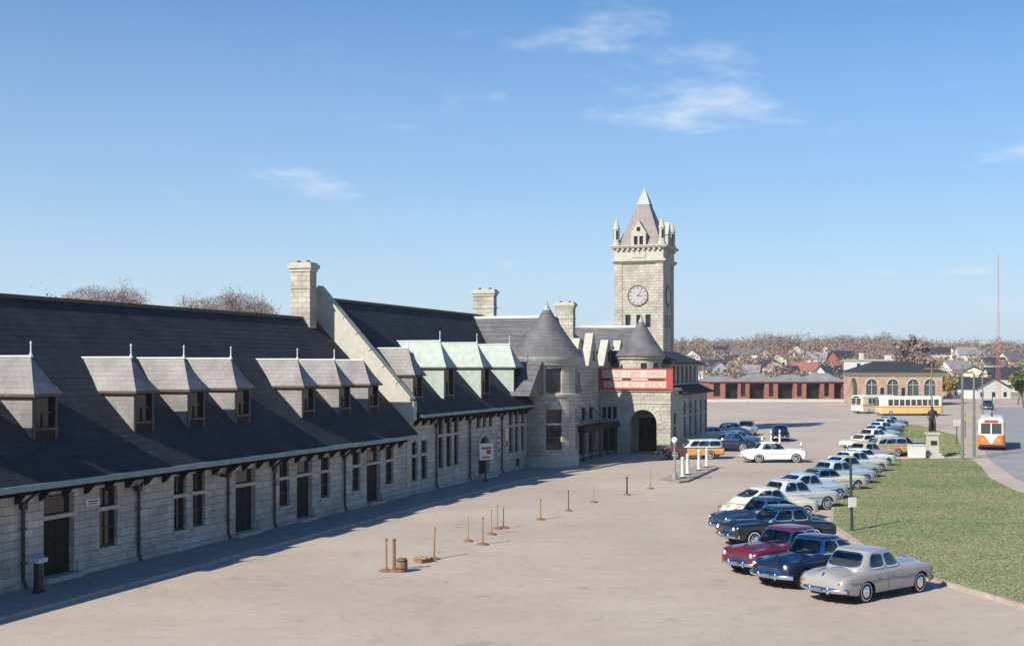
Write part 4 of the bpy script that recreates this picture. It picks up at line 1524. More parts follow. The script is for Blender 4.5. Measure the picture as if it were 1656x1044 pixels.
def car_parts(kind):
    """list of (name, mesh, material key, parent index)"""
    C = CARS[kind]
    L2 = C['L'] / 2
    fa, ra = L2 - 0.86, -L2 + 1.20
    out = []
    # stations
    xs = set(np.linspace(-1, 1, 41) * L2)
    for k in (-1, -.992, -.975, .975, .992, 1):
        xs.add(k * L2)
    for c in (fa, ra):
        for i in range(-8, 9):
            xs.add(c + ARCH_R * sin(pi / 2 * i / 8))
    xs = sorted(xs)
    xs = [xs[0]] + [b_ for a_, b_ in zip(xs[:-1], xs[1:]) if b_ - a_ > 0.012]

    def zb(x):
        u = x / L2
        z = herm([(-1, .46), (-.9, .36), (-.7, .29), (.75, .29), (.92, .34), (1, .44)], u)
        for c in (fa, ra):
            if abs(x - c) < ARCH_R:
                z = max(z, 0.33 + sqrt(ARCH_R**2 - (x - c)**2) * (0.92 if c == ra else 1.0))
        return z

    def side_y(x, z):
        u = x / L2
        w = herm(C['w'], u)
        zs_ = herm(C['zs'], u)
        t = (z - 0.62) / 0.5
        return w * (1 - 0.06 * t * t)

    def section(x):
        u = x / L2
        w, zs_, zc_ = herm(C['w'], u), herm(C['zs'], u), herm(C['zc'], u)
        z0 = zb(x)
        zt = zs_ - 0.13
        pts = []
        for k in range(7):
            z = z0 + (max(zt, z0 + 0.02) - z0) * k / 6
            pts.append((side_y(x, z), z))
        y0 = pts[-1][0]
        for k in range(1, 6):
            a = pi / 2 * k / 5
            pts.append((y0 - 0.17 * w * (1 - cos(a)), pts[6][1] + 0.13 * sin(a)))
        y1 = pts[-1][0]
        zz0 = pts[-1][1]
        for k in range(1, 7):
            t = k / 6
            sm = t * t * (3 - 2 * t)
            pts.append((y1 * (1 - t), zz0 + (zc_ - zz0) * sm - 0.025 * sin(pi * min(1, t * 1.6)) * (1 if abs(u) > .4 else 0)))
        return pts

    b = MB()
    rows = []
    for x in xs:
        sec = section(x)
        row = [b.vert((x, y, z)) for y, z in sec] + [b.vert((x, -y, z)) for y, z in sec[-2::-1]]
        rows.append(row)
    for r0, r1 in zip(rows[:-1], rows[1:]):
        for i in range(len(r0) - 1):
            b.idx((r0[i], r0[i + 1], r1[i + 1], r1[i]))
    b.idx(rows[0][::-1])
    b.idx(rows[-1])
    out.append(("body", b.mesh("body", UNDER, 38), 'paint', None))
    # cabin
    zbelt, zr = 0.93, C['roof'] - 0.075
    n_ = C['n']

    def cab(ph, v, push=0.0):
        vv = min(v, 1.0)
        r = vv ** 1.35
        f_, k_ = C['fb'] + (C['ft'] - C['fb']) * r, C['rb'] + (C['rt'] - C['rb']) * r
        bb = C['b0'] + (C['b1'] - C['b0']) * (vv ** 1.5)
        cx_, a_ = (f_ + k_) / 2, (f_ - k_) / 2
        z = zbelt + (zr - zbelt) * vv
        if v > 1:
            th = (v - 1) * pi / 2
            sc2 = cos(th)
            a_ *= max(sc2, 0.001) * 1.0
            bb *= max(sc2, 0.001)
            z = zr + 0.075 * sin(th)
        a_ += push
        bb += push
        c, s = cos(ph), sin(ph)
        return (cx_ + a_ * math.copysign(abs(c) ** (2 / n_), c), bb * math.copysign(abs(s) ** (2 / n_), s), z + push * 0.3)

    def phx(xf, sgn=1):
        c = math.copysign(abs(xf) ** (n_ / 2), xf)
        return sgn * math.acos(max(-1, min(1, c)))

    def phy(yf, rear=False):
        s = math.copysign(abs(yf) ** (n_ / 2), yf)
        a = math.asin(max(-1, min(1, s)))
        return pi - a if rear else a

    def patch(fun, c0, c1, v0, v1, push, sq=5.0):
        b = MB()
        R, M = 5, 32
        ctr = b.vert(cab(fun((c0 + c1) / 2), (v0 + v1) / 2, push))
        prev = None
        for k in range(1, R + 1):
            ring_ = []
            for i in range(M):
                t = 2 * pi * i / M
                cx_ = math.copysign(abs(cos(t)) ** (2 / sq), cos(t)) * k / R
                cy_ = math.copysign(abs(sin(t)) ** (2 / sq), sin(t)) * k / R
                ring_.append(b.vert(cab(fun((c0 + c1) / 2 + (c1 - c0) / 2 * cx_), (v0 + v1) / 2 + (v1 - v0) / 2 * cy_, push)))
            for i in range(M):
                j = (i + 1) % M
                if prev is None:
                    b.idx((ctr, ring_[i], ring_[j]))
                else:
                    b.idx((prev[i], ring_[i], ring_[j], prev[j]))
            prev = ring_
        return b

    def ring_patch(fun, c0, c1, v0, v1, dc, dv, push, sq=5.0):
        b = MB()
        M = 40
        rows_ = []
        for (e, f) in ((-0.004, -0.006), (dc, dv)):
            row = []
            for i in range(M):
                t = 2 * pi * i / M
                cx_ = math.copysign(abs(cos(t)) ** (2 / sq), cos(t))
                cy_ = math.copysign(abs(sin(t)) ** (2 / sq), sin(t))
                row.append(b.vert(cab(fun((c0 + c1) / 2 + ((c1 - c0) / 2 + e) * cx_), (v0 + v1) / 2 + ((v1 - v0) / 2 + f) * cy_, push)))
            rows_.append(row)
        for i in range(M):
            j = (i + 1) % M
            b.idx((rows_[0][i], rows_[0][j], rows_[1][j], rows_[1][i]))
        return b

    def add_glass(name, fun, c0, c1, v0, v1):
        fr = ring_patch(fun, c0, c1, v0, v1, 0.035, 0.055, 0.010)
        out.append(("window_trim", fr.mesh("window_trim", CHROME, 80), 'chrome', None))
        out.append((name, patch(fun, c0, c1, v0, v1, 0.006).mesh(name, CARGLASS, 80), 'glass', len(out) - 1))
        kindf = 'y' if name in ("windshield", "rear_window") else 'x'
        side = 1
        if kindf == 'x':
            side = 1 if sin(fun((c0 + c1) / 2)) > 0 else -1
        else:
            side = 1 if name == "windshield" else -1
        glazing.append((kindf, side, c0, c1, v0, v1))

    glazing = []
    add_glass("windshield", lambda t: phy(t), -0.86, 0.86, 0.22, 0.90)
    add_glass("rear_window", lambda t: phy(t, True), -0.74, 0.74, 0.32 if kind != 'fastback' else 0.5, 0.90)
    for sg in (1, -1):
        if kind == 'wagon':
            for (c0, c1) in ((.72, .36), (.30, -.22), (-.28, -.86)):
                add_glass("side_window", lambda t, s=sg: phx(t, s), c1, c0, 0.26, 0.88)
        elif kind == 'hardtop':
            add_glass("side_window", lambda t, s=sg: phx(t, s), .0, .78, 0.22, 0.88)
            add_glass("side_window", lambda t, s=sg: phx(t, s), -.78, -.06, 0.22, 0.88)
        else:
            add_glass("side_window", lambda t, s=sg: phx(t, s), .08, .76, 0.24, 0.88)
            add_glass("side_window", lambda t, s=sg: phx(t, s), -.62, .0, 0.24, 0.88)
    # cabin shell with real window openings
    b = MB()
    NP = 180
    vs_ = [i / 26 for i in range(27)] + [1 + .12 * k for k in range(1, 8)] + [1.97]
    phs = [2 * pi * i / NP for i in range(NP)]
    rr = [[b.vert(cab(p, v)) for p in phs] for v in vs_]

    def opened(ph, v):
        c, s = cos(ph), sin(ph)
        xf = math.copysign(abs(c) ** (2 / n_), c)
        yf = math.copysign(abs(s) ** (2 / n_), s)
        for kf, side, c0, c1, v0, v1 in glazing:
            if kf == 'x' and (s > 0) == (side > 0):
                u = xf
            elif kf == 'y' and (c > 0) == (side > 0):
                u = yf
            else:
                continue
            e1 = abs((u - (c0 + c1) / 2) / ((c1 - c0) / 2))
            e2_ = abs((v - (v0 + v1) / 2) / ((v1 - v0) / 2))
            if e1 < 1.06 and e2_ < 1.06 and e1 ** 5 + e2_ ** 5 < 1.05:
                # leave out the far half of the wrap: windshield must face fore or aft
                if kf == 'y' and abs(xf) < 0.75:
                    continue
                if kf == 'x' and abs(yf) < 0.70:
                    continue
                return True
        return False
    for k in range(len(vs_) - 1):
        for i in range(NP):
            j = (i + 1) % NP
            if vs_[k + 1] <= 1.0 and opened((i + 0.5) * 2 * pi / NP, (vs_[k] + vs_[k + 1]) / 2):
                continue
            b.idx((rr[k][i], rr[k][j], rr[k + 1][j], rr[k + 1][i]))
    b.idx(rr[-1])
    out.append(("cabin", b.mesh("cabin", UNDER, 50), 'roof', None))
    # bench seats and steering wheel
    for x0 in ((C['fb'] - 1.15), (C['rb'] + 0.55 if kind != 'fastback' else C['rb'] + 1.0)):
        b = MB()
        b.box(x0 - 0.02, x0 + 0.42, -0.66, 0.66, 0.80, 1.02)
        b.hexa([(x0 - 0.14, -0.66, 0.85), (x0 - 0.021, -0.66, 0.85), (x0 - 0.021, 0.66, 0.85), (x0 - 0.14, 0.66, 0.85),
                (x0 - 0.24, -0.62, 1.30), (x0 - 0.12, -0.62, 1.30), (x0 - 0.12, 0.62, 1.30), (x0 - 0.24, 0.62, 1.30)])
        out.append(("seat", b.mesh("seat", UPHOL), 'seat', None))
    b = MB()
    b.lathe(0.36, 1.14, [(0.17, C['fb'] - 0.52), (0.19, C['fb'] - 0.50), (0.17, C['fb'] - 0.48), (0.15, C['fb'] - 0.50), (0.17, C['fb'] - 0.52)], 14, axis='x')
    out.append(("steering_wheel", b.mesh("steering_wheel", UNDER), 'under', None))
    # doors, proud by a few millimetres so that the shut lines read
    for sg in (1, -1):
        spans = [(-.35, .62)] if kind == 'hardtop' else [(-.20, .60), (-.95, -.235)]
        for (x0, x1) in spans:
            b = MB()
            nx, nz = 10, 8
            ids = []
            for i in range(nx + 1):
                x = x0 + (x1 - x0) * i / nx
                zlo = max(0.36, zb(x) + 0.04)
                zhi = herm(C['zs'], x / L2) - 0.10
                ids.append([b.vert((x, sg * (side_y(x, zlo + (zhi - zlo) * k / nz) + 0.008), zlo + (zhi - zlo) * k / nz)) for k in range(nz + 1)])
            for i in range(nx):
                for k in range(nz):
                    b.idx((ids[i][k], ids[i + 1][k], ids[i + 1][k + 1], ids[i][k + 1]))
            out.append(("door", b.mesh("door", UNDER, 60), 'wood' if kind == 'wagon' else 'paint', None))
            di = len(out) - 1
            b = MB()
            zh = herm(C['zs'], 0) - 0.18
            y = sg * (side_y(x0, zh) + 0.03)
            b.tube((x0 + 0.08, y, zh), (x0 + 0.26, y, zh), 0.014, n=6)
            out.append(("handle", b.mesh("handle", CHROME), 'chrome', di))
    if kind == 'wagon':
        # rear side panels of wood
        for sg in (1, -1):
            b = MB()
            ids = []
            for i in range(13):
                x = -L2 + 0.03 + (-0.97 + L2 - 0.03) * i / 12
                zlo = max(0.45, zb(x) + 0.03)
                zhi = 0.90
                ids.append([b.vert((x, sg * (side_y(x, zlo + (zhi - zlo) * k / 6) + 0.008), zlo + (zhi - zlo) * k / 6)) for k in range(7)])
            for i in range(12):
                for k in range(6):
                    b.idx((ids[i][k], ids[i + 1][k], ids[i + 1][k + 1], ids[i][k + 1]))
            out.append(("wood_panel", b.mesh("wood_panel", UNDER, 60), 'wood', None))
    # wheels
    for (cx_, nm) in ((fa, 'f'), (ra, 'r')):
        for sg in (1, -1):
            yo = sg * 0.90
            yi = sg * 0.70
            b = MB()
            b.lathe(cx_, WHEEL_R + 0.005, [(0.0, yi), (0.22, yi), (0.335, yi + sg * 0.01), (WHEEL_R, yi + sg * 0.05), (WHEEL_R, yo - sg * 0.05), (0.335, yo - sg * 0.005), (0.235, yo), (0.22, yo - sg * 0.03), (0.0, yo - sg * 0.03)], 28, axis='y')
            out.append(("wheel", b.mesh("wheel", TYRE, 50), 'tyre', None))
            wi = len(out) - 1
            b = MB()
            b.lathe(cx_, WHEEL_R + 0.005, [(0.300, yo + sg * 0.002), (0.255, yo + sg * 0.006)], 28, axis='y')
            out.append(("whitewall", b.mesh("whitewall", WHITEWALL), 'white', wi))
            b = MB()
            b.lathe(cx_, WHEEL_R + 0.005, [(0.0, yo + sg * 0.05), (0.08, yo + sg * 0.045), (0.13, yo + sg * 0.02), (0.185, yo + sg * 0.002)], 24, axis='y')
            out.append(("hubcap", b.mesh("hubcap", CHROME, 60), 'chrome', wi))
    # underbody
    b = MB()
    b.box(-L2 + 0.35, L2 - 0.35, -0.66, 0.66, 0.22, 0.80)
    b.box(ra + 0.5, fa - 0.5, -0.82, 0.82, 0.24, 0.5)
    out.append(("underbody", b.mesh("underbody", UNDER), 'under', None))
    # bumpers
    for sg, nm in ((1, "front_bumper"), (-1, "rear_bumper")):
        b = MB()
        N_ = 14
        prof = [(0.0, -0.085), (0.05, -0.07), (0.075, 0.0), (0.05, 0.07), (0.0, 0.085)]
        rows_ = []
        for i in range(N_ + 1):
            t = -1 + 2 * i / N_
            y = 0.93 * t
            back = 0.22 * abs(t) ** 3.2 + 0.05 * t * t
            x = sg * (L2 + 0.07 - back)
            rows_.append([b.vert((x + sg * p[0], y, 0.47 + p[1])) for p in prof])
        for r0, r1 in zip(rows_[:-1], rows_[1:]):
            for k in range(len(prof) - 1):
                b.idx((r0[k], r1[k], r1[k + 1], r0[k + 1]))
        for y in (-0.36, 0.36):
            b.lathe(sg * (L2 + 0.11), y, [(0.0, 0.34), (0.045, 0.36), (0.05, 0.56), (0.0, 0.61)], 8)
            b.tube((sg * (L2 - 0.35), y, 0.44), (sg * (L2 + 0.06), y, 0.46), 0.03, n=5)
        out.append((nm, b.mesh(nm, CHROME, 60), 'chrome', None))
        bi = len(out) - 1
        b = MB()
        x = sg * (L2 + 0.175)
        b.box(min(x, x + sg * .01), max(x, x + sg * .01), -0.15, 0.15, 0.40, 0.53)
        out.append(("number_plate", b.mesh("number_plate", UNDER), 'plate', bi))
    # grille
    b = MB()
    for z in (0.58, 0.65, 0.72):
        N_ = 10
        for i in range(N_):
            y0_, y1_ = -0.50 + i * 0.10, -0.50 + (i + 1) * 0.10
            xx = lambda y: L2 + 0.03 - 0.10 * (y / 0.5) ** 2 * 0.6
            b.tube((xx(y0_), y0_, z), (xx(y1_), y1_, z), 0.022, n=6, caps=False)
    out.append(("grille", b.mesh("grille", CHROME), 'chrome', None))
    # lamps
    for sg in (1, -1):
        yy, zl = sg * 0.66, 0.80
        xl = L2 - (0.10 if kind in ('fastback', 'wagon') else 0.035)
        b = MB()
        b.lathe(yy, zl, [(0.0, xl + 0.085), (0.055, xl + 0.078), (0.08, xl + 0.052)], 16, axis='x')
        out.append(("headlight", b.mesh("headlight", LAMPG, 80), 'lamp', None))
        hi_ = len(out) - 1
        b = MB()
        b.lathe(yy, zl, [(0.078, xl + 0.048), (0.09, xl + 0.062), (0.104, xl + 0.045), (0.106, xl - 0.12)], 16, axis='x')
        out.append(("headlight_rim", b.mesh("headlight_rim", CHROME, 60), 'chrome', hi_))
        b = MB()
        b.lathe(sg * 0.70, 0.70, [(0.0, -L2 - 0.02), (0.03, -L2 - 0.015), (0.042, -L2 + 0.02), (0.042, -L2 + 0.2)], 12, axis='x')
        out.append(("tail_light", b.mesh("tail_light", TAILR, 80), 'tail', None))
    # chrome spear along the side and hood ornament
    for sg in (1, -1):
        b = MB()
        prev = None
        for i in range(25):
            x = -0.85 * L2 + 1.6 * L2 * i / 24
            p = (x, sg * (side_y(x, 0.70) + 0.012), 0.70)
            if prev and not any(abs((x + prev[0]) / 2 - c) < ARCH_R * 0.62 for c in (fa, ra)):
                b.tube(prev, p, 0.012, n=4, caps=False)
            prev = p
        out.append(("side_strip", b.mesh("side_strip", CHROME), 'chrome', None))
    b = MB()
    zc_ = herm(C['zc'], 0.86)
    b.tube((0.93 * L2, 0, herm(C['zc'], 0.93) + 0.01), (0.80 * L2, 0, herm(C['zc'], .80) + 0.04), 0.015, 0.035, n=6)
    out.append(("hood_ornament", b.mesh("hood_ornament", CHROME), 'chrome', None))
    b = MB()
    b.tube((-0.975 * L2, 0, herm(C['zc'], -.975) + 0.0), (-0.93 * L2, 0, herm(C['zc'], -.93) + 0.015), 0.03, n=6)
    out.append(("trunk_handle", b.mesh("trunk_handle", CHROME), 'chrome', None))
    return out


PLATE = mat("plate_enamel", (0.10, 0.12, 0.16), 0.5)
WOODY = mat("varnished_wood", (0.52, 0.27, 0.075), 0.35, var=0.2, scale=7, coat=0.4)
paints = {}


def paint(c):
    if c not in paints:
        paints[c] = mat("car_paint_%d" % len(paints), c, 0.32, var=0.05, scale=1.5, coat=0.7)
    return paints[c]


CAR_SCALE = 1.04


def car(kind, x, y, heading, c, label, roofc=None, group="cars parked before the station"):
    """heading: angle of the nose in world degrees from +X"""
    if kind not in carmesh:
        carmesh[kind] = car_parts(kind)
    r = empty("parked_car", (x, y, 0.005), radians(heading))
    r.scale = (CAR_SCALE,) * 3
    tag(r, label, "car", group)
    objs = []
    for nm, me, mk, pi_ in carmesh[kind]:
        o = bpy.data.objects.new(nm, me)
        col.objects.link(o)
        o.parent = objs[pi_] if pi_ is not None else r
        m = {'paint': paint(c), 'roof': paint(roofc or c), 'wood': WOODY, 'plate': PLATE}.get(mk)
        if m:
            o.material_slots[0].link = 'OBJECT'
            o.material_slots[0].material = m
        objs.append(o)
    return r


GREY, NAVY, MAROON, BLACK = (0.275, 0.26, 0.245), (0.007, 0.012, 0.034), (0.11, 0.008, 0.016), (0.010, 0.012, 0.018)
CREAM, PALEB, SILVER, SAGE = (0.62, 0.57, 0.43), (0.36, 0.43, 0.47), (0.45, 0.46, 0.44), (0.33, 0.40, 0.33)
TEAL, SKYB, WHITE, TAN = (0.06, 0.13, 0.16), (0.16, 0.26, 0.42), (0.74, 0.75, 0.70), (0.42, 0.34, 0.22)
H1_ = 38.0
car('sedan', 12.5, 43.4, 38, GREY, "pale grey sedan seen from behind, nearest car at the lawn corner")
car('fastback', 11.25, 46.2, 180 + 40, NAVY, "navy blue sedan facing the plaza between the grey and maroon cars")
car('sedan', 10.75, 48.8, 180 + 36, MAROON, "dark maroon sedan facing the plaza behind the navy car")
car('sedan', 12.0, 56.0, 180 + 20, BLACK, "black sedan parked nearly broadside behind the maroon car")
car('fastback', 12.1, 59.6, 180 + 24, (0.015, 0.03, 0.045), "very dark blue sedan half hidden behind the black sedan")
car('fastback', 13.4, 64.6, 24, CREAM, "cream fastback with nose to the lawn, behind the very dark blue sedan")
car('sedan', 15.6, 69.0, 26, SILVER, "silver sedan nosed to the lawn, next after the cream fastback")
car('fastback', 17.4, 73.2, 28, PALEB, "pale blue fastback nosed to the lawn beyond the silver sedan")
car('hardtop', 19.9, 78.8, 28, CREAM, "cream hardtop with dark roof in the lawn row", roofc=TEAL)
car('sedan', 21.8, 83.0, 28, PALEB, "pale blue sedan beyond the dark-roofed hardtop")
car('fastback', 23.7, 87.6, 30, SAGE, "grey-green fastback in the middle of the lawn row")
car('sedan', 25.6, 92.4, 30, CREAM, "cream sedan beyond the grey-green fastback")
car('hardtop', 27.6, 97.6, 30, WHITE, "white hardtop near the far end of the lawn")
car('sedan', 29.6, 103.0, 32, TAN, "tan sedan beside the orange wagon by the path")
car('wagon', 32.6, 110.2, 190, TEAL, "orange wood-sided wagon at the end of the lawn row", roofc=TAN)
car('sedan', 35.0, 110.9, 5, NAVY, "small dark blue car on the path left of the white box")
car('hardtop', 34.0, 118.5, 30, CREAM, "cream car in the far row just beyond the wood-sided wagon")
car('sedan', 36.8, 125.5, 32, WHITE, "white sedan second in the far row")
car('fastback', 39.4, 133.0, 32, PALEB, "pale blue car third in the far row")
car('sedan', 42.4, 141.5, 34, TEAL, "dark car with pale roof, fourth in the far row", roofc=CREAM)
car('sedan', 45.6, 150.5, 34, SILVER, "silver car near the far end of the row below the buses")
car('hardtop', 49.0, 160.5, 36, SKYB, "blue hardtop last in the row, below the yellow bus")
# by the entrance
GE = "cars waiting near the entrance"
car('wagon', 15.6, 107.2, 184, (0.10, 0.02, 0.02), "yellow wood-sided station wagon beside the entrance arch", roofc=CREAM, group=GE)
car('sedan', 21.8, 103.4, 2, WHITE, "long white sedan standing broadside alone in the plaza", roofc=(0.60, 0.70, 0.66), group=GE)
car('sedan', 20.4, 117.0, 172, NAVY, "dark blue sedan just right of the wood-sided station wagon", group=GE)
car('fastback', 22.2, 121.5, 40, TEAL, "dark teal car behind the dark blue sedan near the entrance", group=GE)
car('sedan', 27.2, 143.5, 250, (0.55, 0.50, 0.40), "pale car facing the viewer in the tower's shadow", roofc=TEAL, group=GE)
car('fastback', 28.9, 133.5, 80, BLACK, "black car seen from behind among the white posts", group=GE)
car('sedan', 24.2, 139.0, 200, SKYB, "grey-blue car in front of the far block of the station", group=GE)
car('hardtop', 21.0, 132.5, 190, SILVER, "silver car with light roof close to the station wall", roofc=WHITE, group=GE)


# ================================================================ buses and streetcar
def bus(name, x, y, heading, L, Wd, Hh, low, up, label, cat, stripe=None, front_v=False, group=None):
    r = empty(name, (x, y, 0.02), radians(heading))
    tag(r, label, cat, group)
    def shell(z0, z1, inset0, inset1, m, nm, cap=False):
        b = MB()
        def ring_(z, ins):
            pts = []
            rc = 0.45
            for (cx_, cy_, a0_) in ((L / 2 - rc, Wd / 2 - rc, 0), (-L / 2 + rc, Wd / 2 - rc, 90), (-L / 2 + rc, -Wd / 2 + rc, 180), (L / 2 - rc, -Wd / 2 + rc, 270)):
                for k in range(6):
                    a = radians(a0_ + 18 * k)
                    pts.append(b.vert((cx_ + (rc - ins) * cos(a), cy_ + (rc - ins) * sin(a), z)))
            return pts
        rows_ = [ring_(z0, inset0)]
        if cap:
            for k in range(1, 6):
                th = pi / 2 * k / 5
                rows_.append(ring_(z0 + (z1 - z0) * sin(th), inset0 + 0.42 * (1 - cos(th))))
        else:
            rows_.append(ring_(z1, inset1))
        for r0, r1 in zip(rows_[:-1], rows_[1:]):
            n = len(r0)
            for i in range(n):
                b.idx((r0[i], r0[(i + 1) % n], r1[(i + 1) % n], r1[i]))
        b.idx(rows_[-1])
        b.idx(rows_[0][::-1])
        return b.build(nm, m, r, smooth=45)
    zb_, zm_, ze_ = 0.34, 1.45, Hh - 0.42
    shell(zb_, zm_, 0.0, 0.0, low, "lower_body")
    shell(zm_ + 0.002, ze_, 0.0, 0.05, up, "window_band")
    shell(ze_ + 0.002, Hh, 0.03, 0.0, up, "roof", cap=True)
    if stripe:
        shell(zm_ - 0.10, zm_ + 0.05, -0.02, -0.02, stripe, "stripe")
    # side windows
    n = int((L - 1.6) / 0.95)
    for sg in (1, -1):
        for i in range(n):
            x0_ = -L / 2 + 0.75 + i * 0.95
            b = MB()
            y_ = sg * (Wd / 2 + 0.005)
            b.hexa([(x0_, y_ - .02, 1.62), (x0_ + .78, y_ - .02, 1.62), (x0_ + .78, y_, 1.62), (x0_, y_, 1.62),
                    (x0_, y_ - sg * .045 - .02, ze_ - .12), (x0_ + .78, y_ - sg * .045 - .02, ze_ - .12), (x0_ + .78, y_ - sg * .045, ze_ - .12), (x0_, y_ - sg * .045, ze_ - .12)])
            b.build("window", BUSGLASS, r)
    # windscreen halves and rear windows
    for sx in (1, -1):
        for (y0_, y1_) in ((-Wd / 2 + .30, -0.05), (0.05, Wd / 2 - .30)):
            b = MB()
            xw = sx * (L / 2 + 0.004)
            b.hexa([(xw - .03, y0_, 1.55), (xw, y0_, 1.55), (xw, y1_, 1.55), (xw - .03, y1_, 1.55),
                    (xw - .03 - sx * .05, y0_, ze_ - .06), (xw - sx * .05, y0_, ze_ - .06), (xw - sx * .05, y1_, ze_ - .06), (xw - .03 - sx * .05, y1_, ze_ - .06)])
            b.build("windshield", BUSGLASS, r)
        b = MB()
        b.box(sx * (L / 2 + 0.0) - 0.08, sx * (L / 2) + 0.08, -Wd / 2 + 0.15, Wd / 2 - 0.15, 0.38, 0.55)
        b.build("bumper", CHROME if not front_v else IRON, r)
        for sy in (1, -1):
            b = MB()
            b.lathe(sy * (Wd / 2 - 0.5), 0.95, [(0.0, sx * (L / 2 + 0.06)), (0.10, sx * (L / 2 + 0.045)), (0.13, sx * (L / 2 - 0.02))], 14, axis='x')
            b.build("headlight" if sx > 0 else "tail_light", LAMPG if sx > 0 else TAILR, r)
    b = MB()
    b.box(L / 2 - 0.05, L / 2 + 0.02, -0.62, 0.62, Hh - 0.40, Hh - 0.16)
    b.build("destination_sign", REDP if front_v else IRON, r)
    if front_v:
        b = MB()
        xv = L / 2 + 0.012
        b.prism([(xv, -0.62, 1.47), (xv, 0.62, 1.47), (xv, 0.06, 0.62), (xv, -0.06, 0.62)], (0.02, 0, 0))
        b.build("front_chevron", up, r)
        b = MB()
        b.box(-0.1, 0.1, -0.1, 0.1, Hh, Hh + 0.25)
        b.tube((0.1, 0, Hh + 0.2), (-3.6, 0, Hh + 1.9), 0.035, n=6)
        b.build("trolley_pole", IRON, r)
    for cx_ in (L / 2 - 1.9, -L / 2 + 2.2):
        for sg in (1, -1):
            b = MB()
            yo = sg * (Wd / 2 + 0.01)
            b.lathe(cx_, 0.45, [(0.0, yo - sg * .3), (0.45, yo - sg * .28), (0.45, yo - sg * .03), (0.28, yo), (0.0, yo - sg * .02)], 20, axis='y')
            w_ = b.build("wheel", TYRE, r)
            b = MB()
            b.lathe(cx_, 0.45, [(0.24, yo + sg * .004), (0.0, yo + sg * .03)], 16, axis='y')
            b.build("hubcap", CHROME, w_)
    b = MB()
    b.box(-L / 2 + 0.3, L / 2 - 0.3, -Wd / 2 + 0.35, Wd / 2 - 0.35, 0.2, 0.338)
    b.build("underbody", UNDER, r)
    return r


ORANGE = mat("orange_enamel", (0.62, 0.15, 0.02), 0.35, var=0.06, coat=0.5)
YELLOW = mat("yellow_enamel", (0.55, 0.40, 0.15), 0.4, var=0.08, coat=0.3)
BUSCR = mat("bus_cream", (0.70, 0.66, 0.52), 0.4, var=0.05, coat=0.3)
bus("streetcar", 47.5, 122.4, 248, 10.5, 2.42, 3.05, ORANGE, BUSCR, "orange and white streetcar coming up the street at the right edge", "streetcar", front_v=True)
bus("city_bus", 64.6, 201.5, 184, 10.6, 2.5, 3.15, YELLOW, BUSCR, "cream and yellow bus standing broadside before the brick depot", "bus", stripe=ORANGE, group="buses by the depot")
bus("city_bus", 61.8, 211.5, 215, 9.0, 2.5, 3.1, BUSCR, BUSCR, "cream bus half hidden behind the left end of the yellow bus", "bus", stripe=ORANGE, group="buses by the depot")
car('sedan', 88.0, 229.0, 75, (0.02, 0.02, 0.05), "dark car driving away up the street beyond the streetcar", group="cars on the street")


# ================================================================ posts, barriers, lamps
def stanchion(px_, py_, h, r, base_r, label, lean=0.0, wood=WOODP, group="loose rope-barrier posts on the plaza"):
    o = empty("barrier_post", (px_, py_, 0.002), random.uniform(0, 3))
    tag(o, label, "post", group)
    b = MB()
    b.lathe(0, 0, [(0.0, 0.10), (base_r * 0.55, 0.09), (base_r * 0.9, 0.05), (base_r, 0.0)], 14)
    b.build("base", RUSTBASE, o)
    b = MB()
    b.tube((0, 0, 0.085), (lean * h, lean * 0.4 * h, h), r, r * 0.85, n=8)
    b.lathe(lean * h, lean * 0.4 * h, [(r * 1.35, h), (r * 1.35, h + 0.06), (0, h + 0.09)], 8)
    b.build("shaft", wood, o)
    return o


stanchion(-4.92, 48.3, 1.22, 0.055, 0.30, "left one of two tall wooden posts standing together beside the keg")
stanchion(-4.60, 48.25, 1.20, 0.07, 0.26, "dark right one of two tall wooden posts touching the keg", wood=RUSTBASE)
stanchion(-3.25, 51.3, 1.25, 0.05, 0.28, "leaning wooden post behind the overturned base on the plaza", lean=0.14)
stanchion(-2.0, 56.5, 1.05, 0.022, 0.24, "very thin pale post with rusty foot left of the clustered posts")
stanchion(-1.32, 55.5, 1.16, 0.045, 0.30, "wooden post standing in front of the clustered thin posts")
stanchion(-0.98, 58.8, 1.10, 0.03, 0.26, "left post of the clustered thin posts")
stanchion(-0.72, 60.9, 1.12, 0.03, 0.26, "middle post of the clustered thin posts")
stanchion(-0.42, 61.2, 1.0, 0.03, 0.30, "right post of the clustered thin posts")
stanchion(1.48, 64.5, 1.02, 0.045, 0.26, "single wooden post right of the cluster with a flat rusty foot")
stanchion(3.12, 68.4, 1.08, 0.025, 0.22, "thin dark post before the turret", wood=IRON)
stanchion(4.8, 72.7, 0.9, 0.022, 0.26, "faint short post between the turret posts")
stanchion(7.15, 76.9, 1.05, 0.05, 0.24, "black topped post before the canopy", wood=IRON)
stanchion(9.05, 80.8, 1.12, 0.028, 0.24, "thin post nearest to the traffic island")
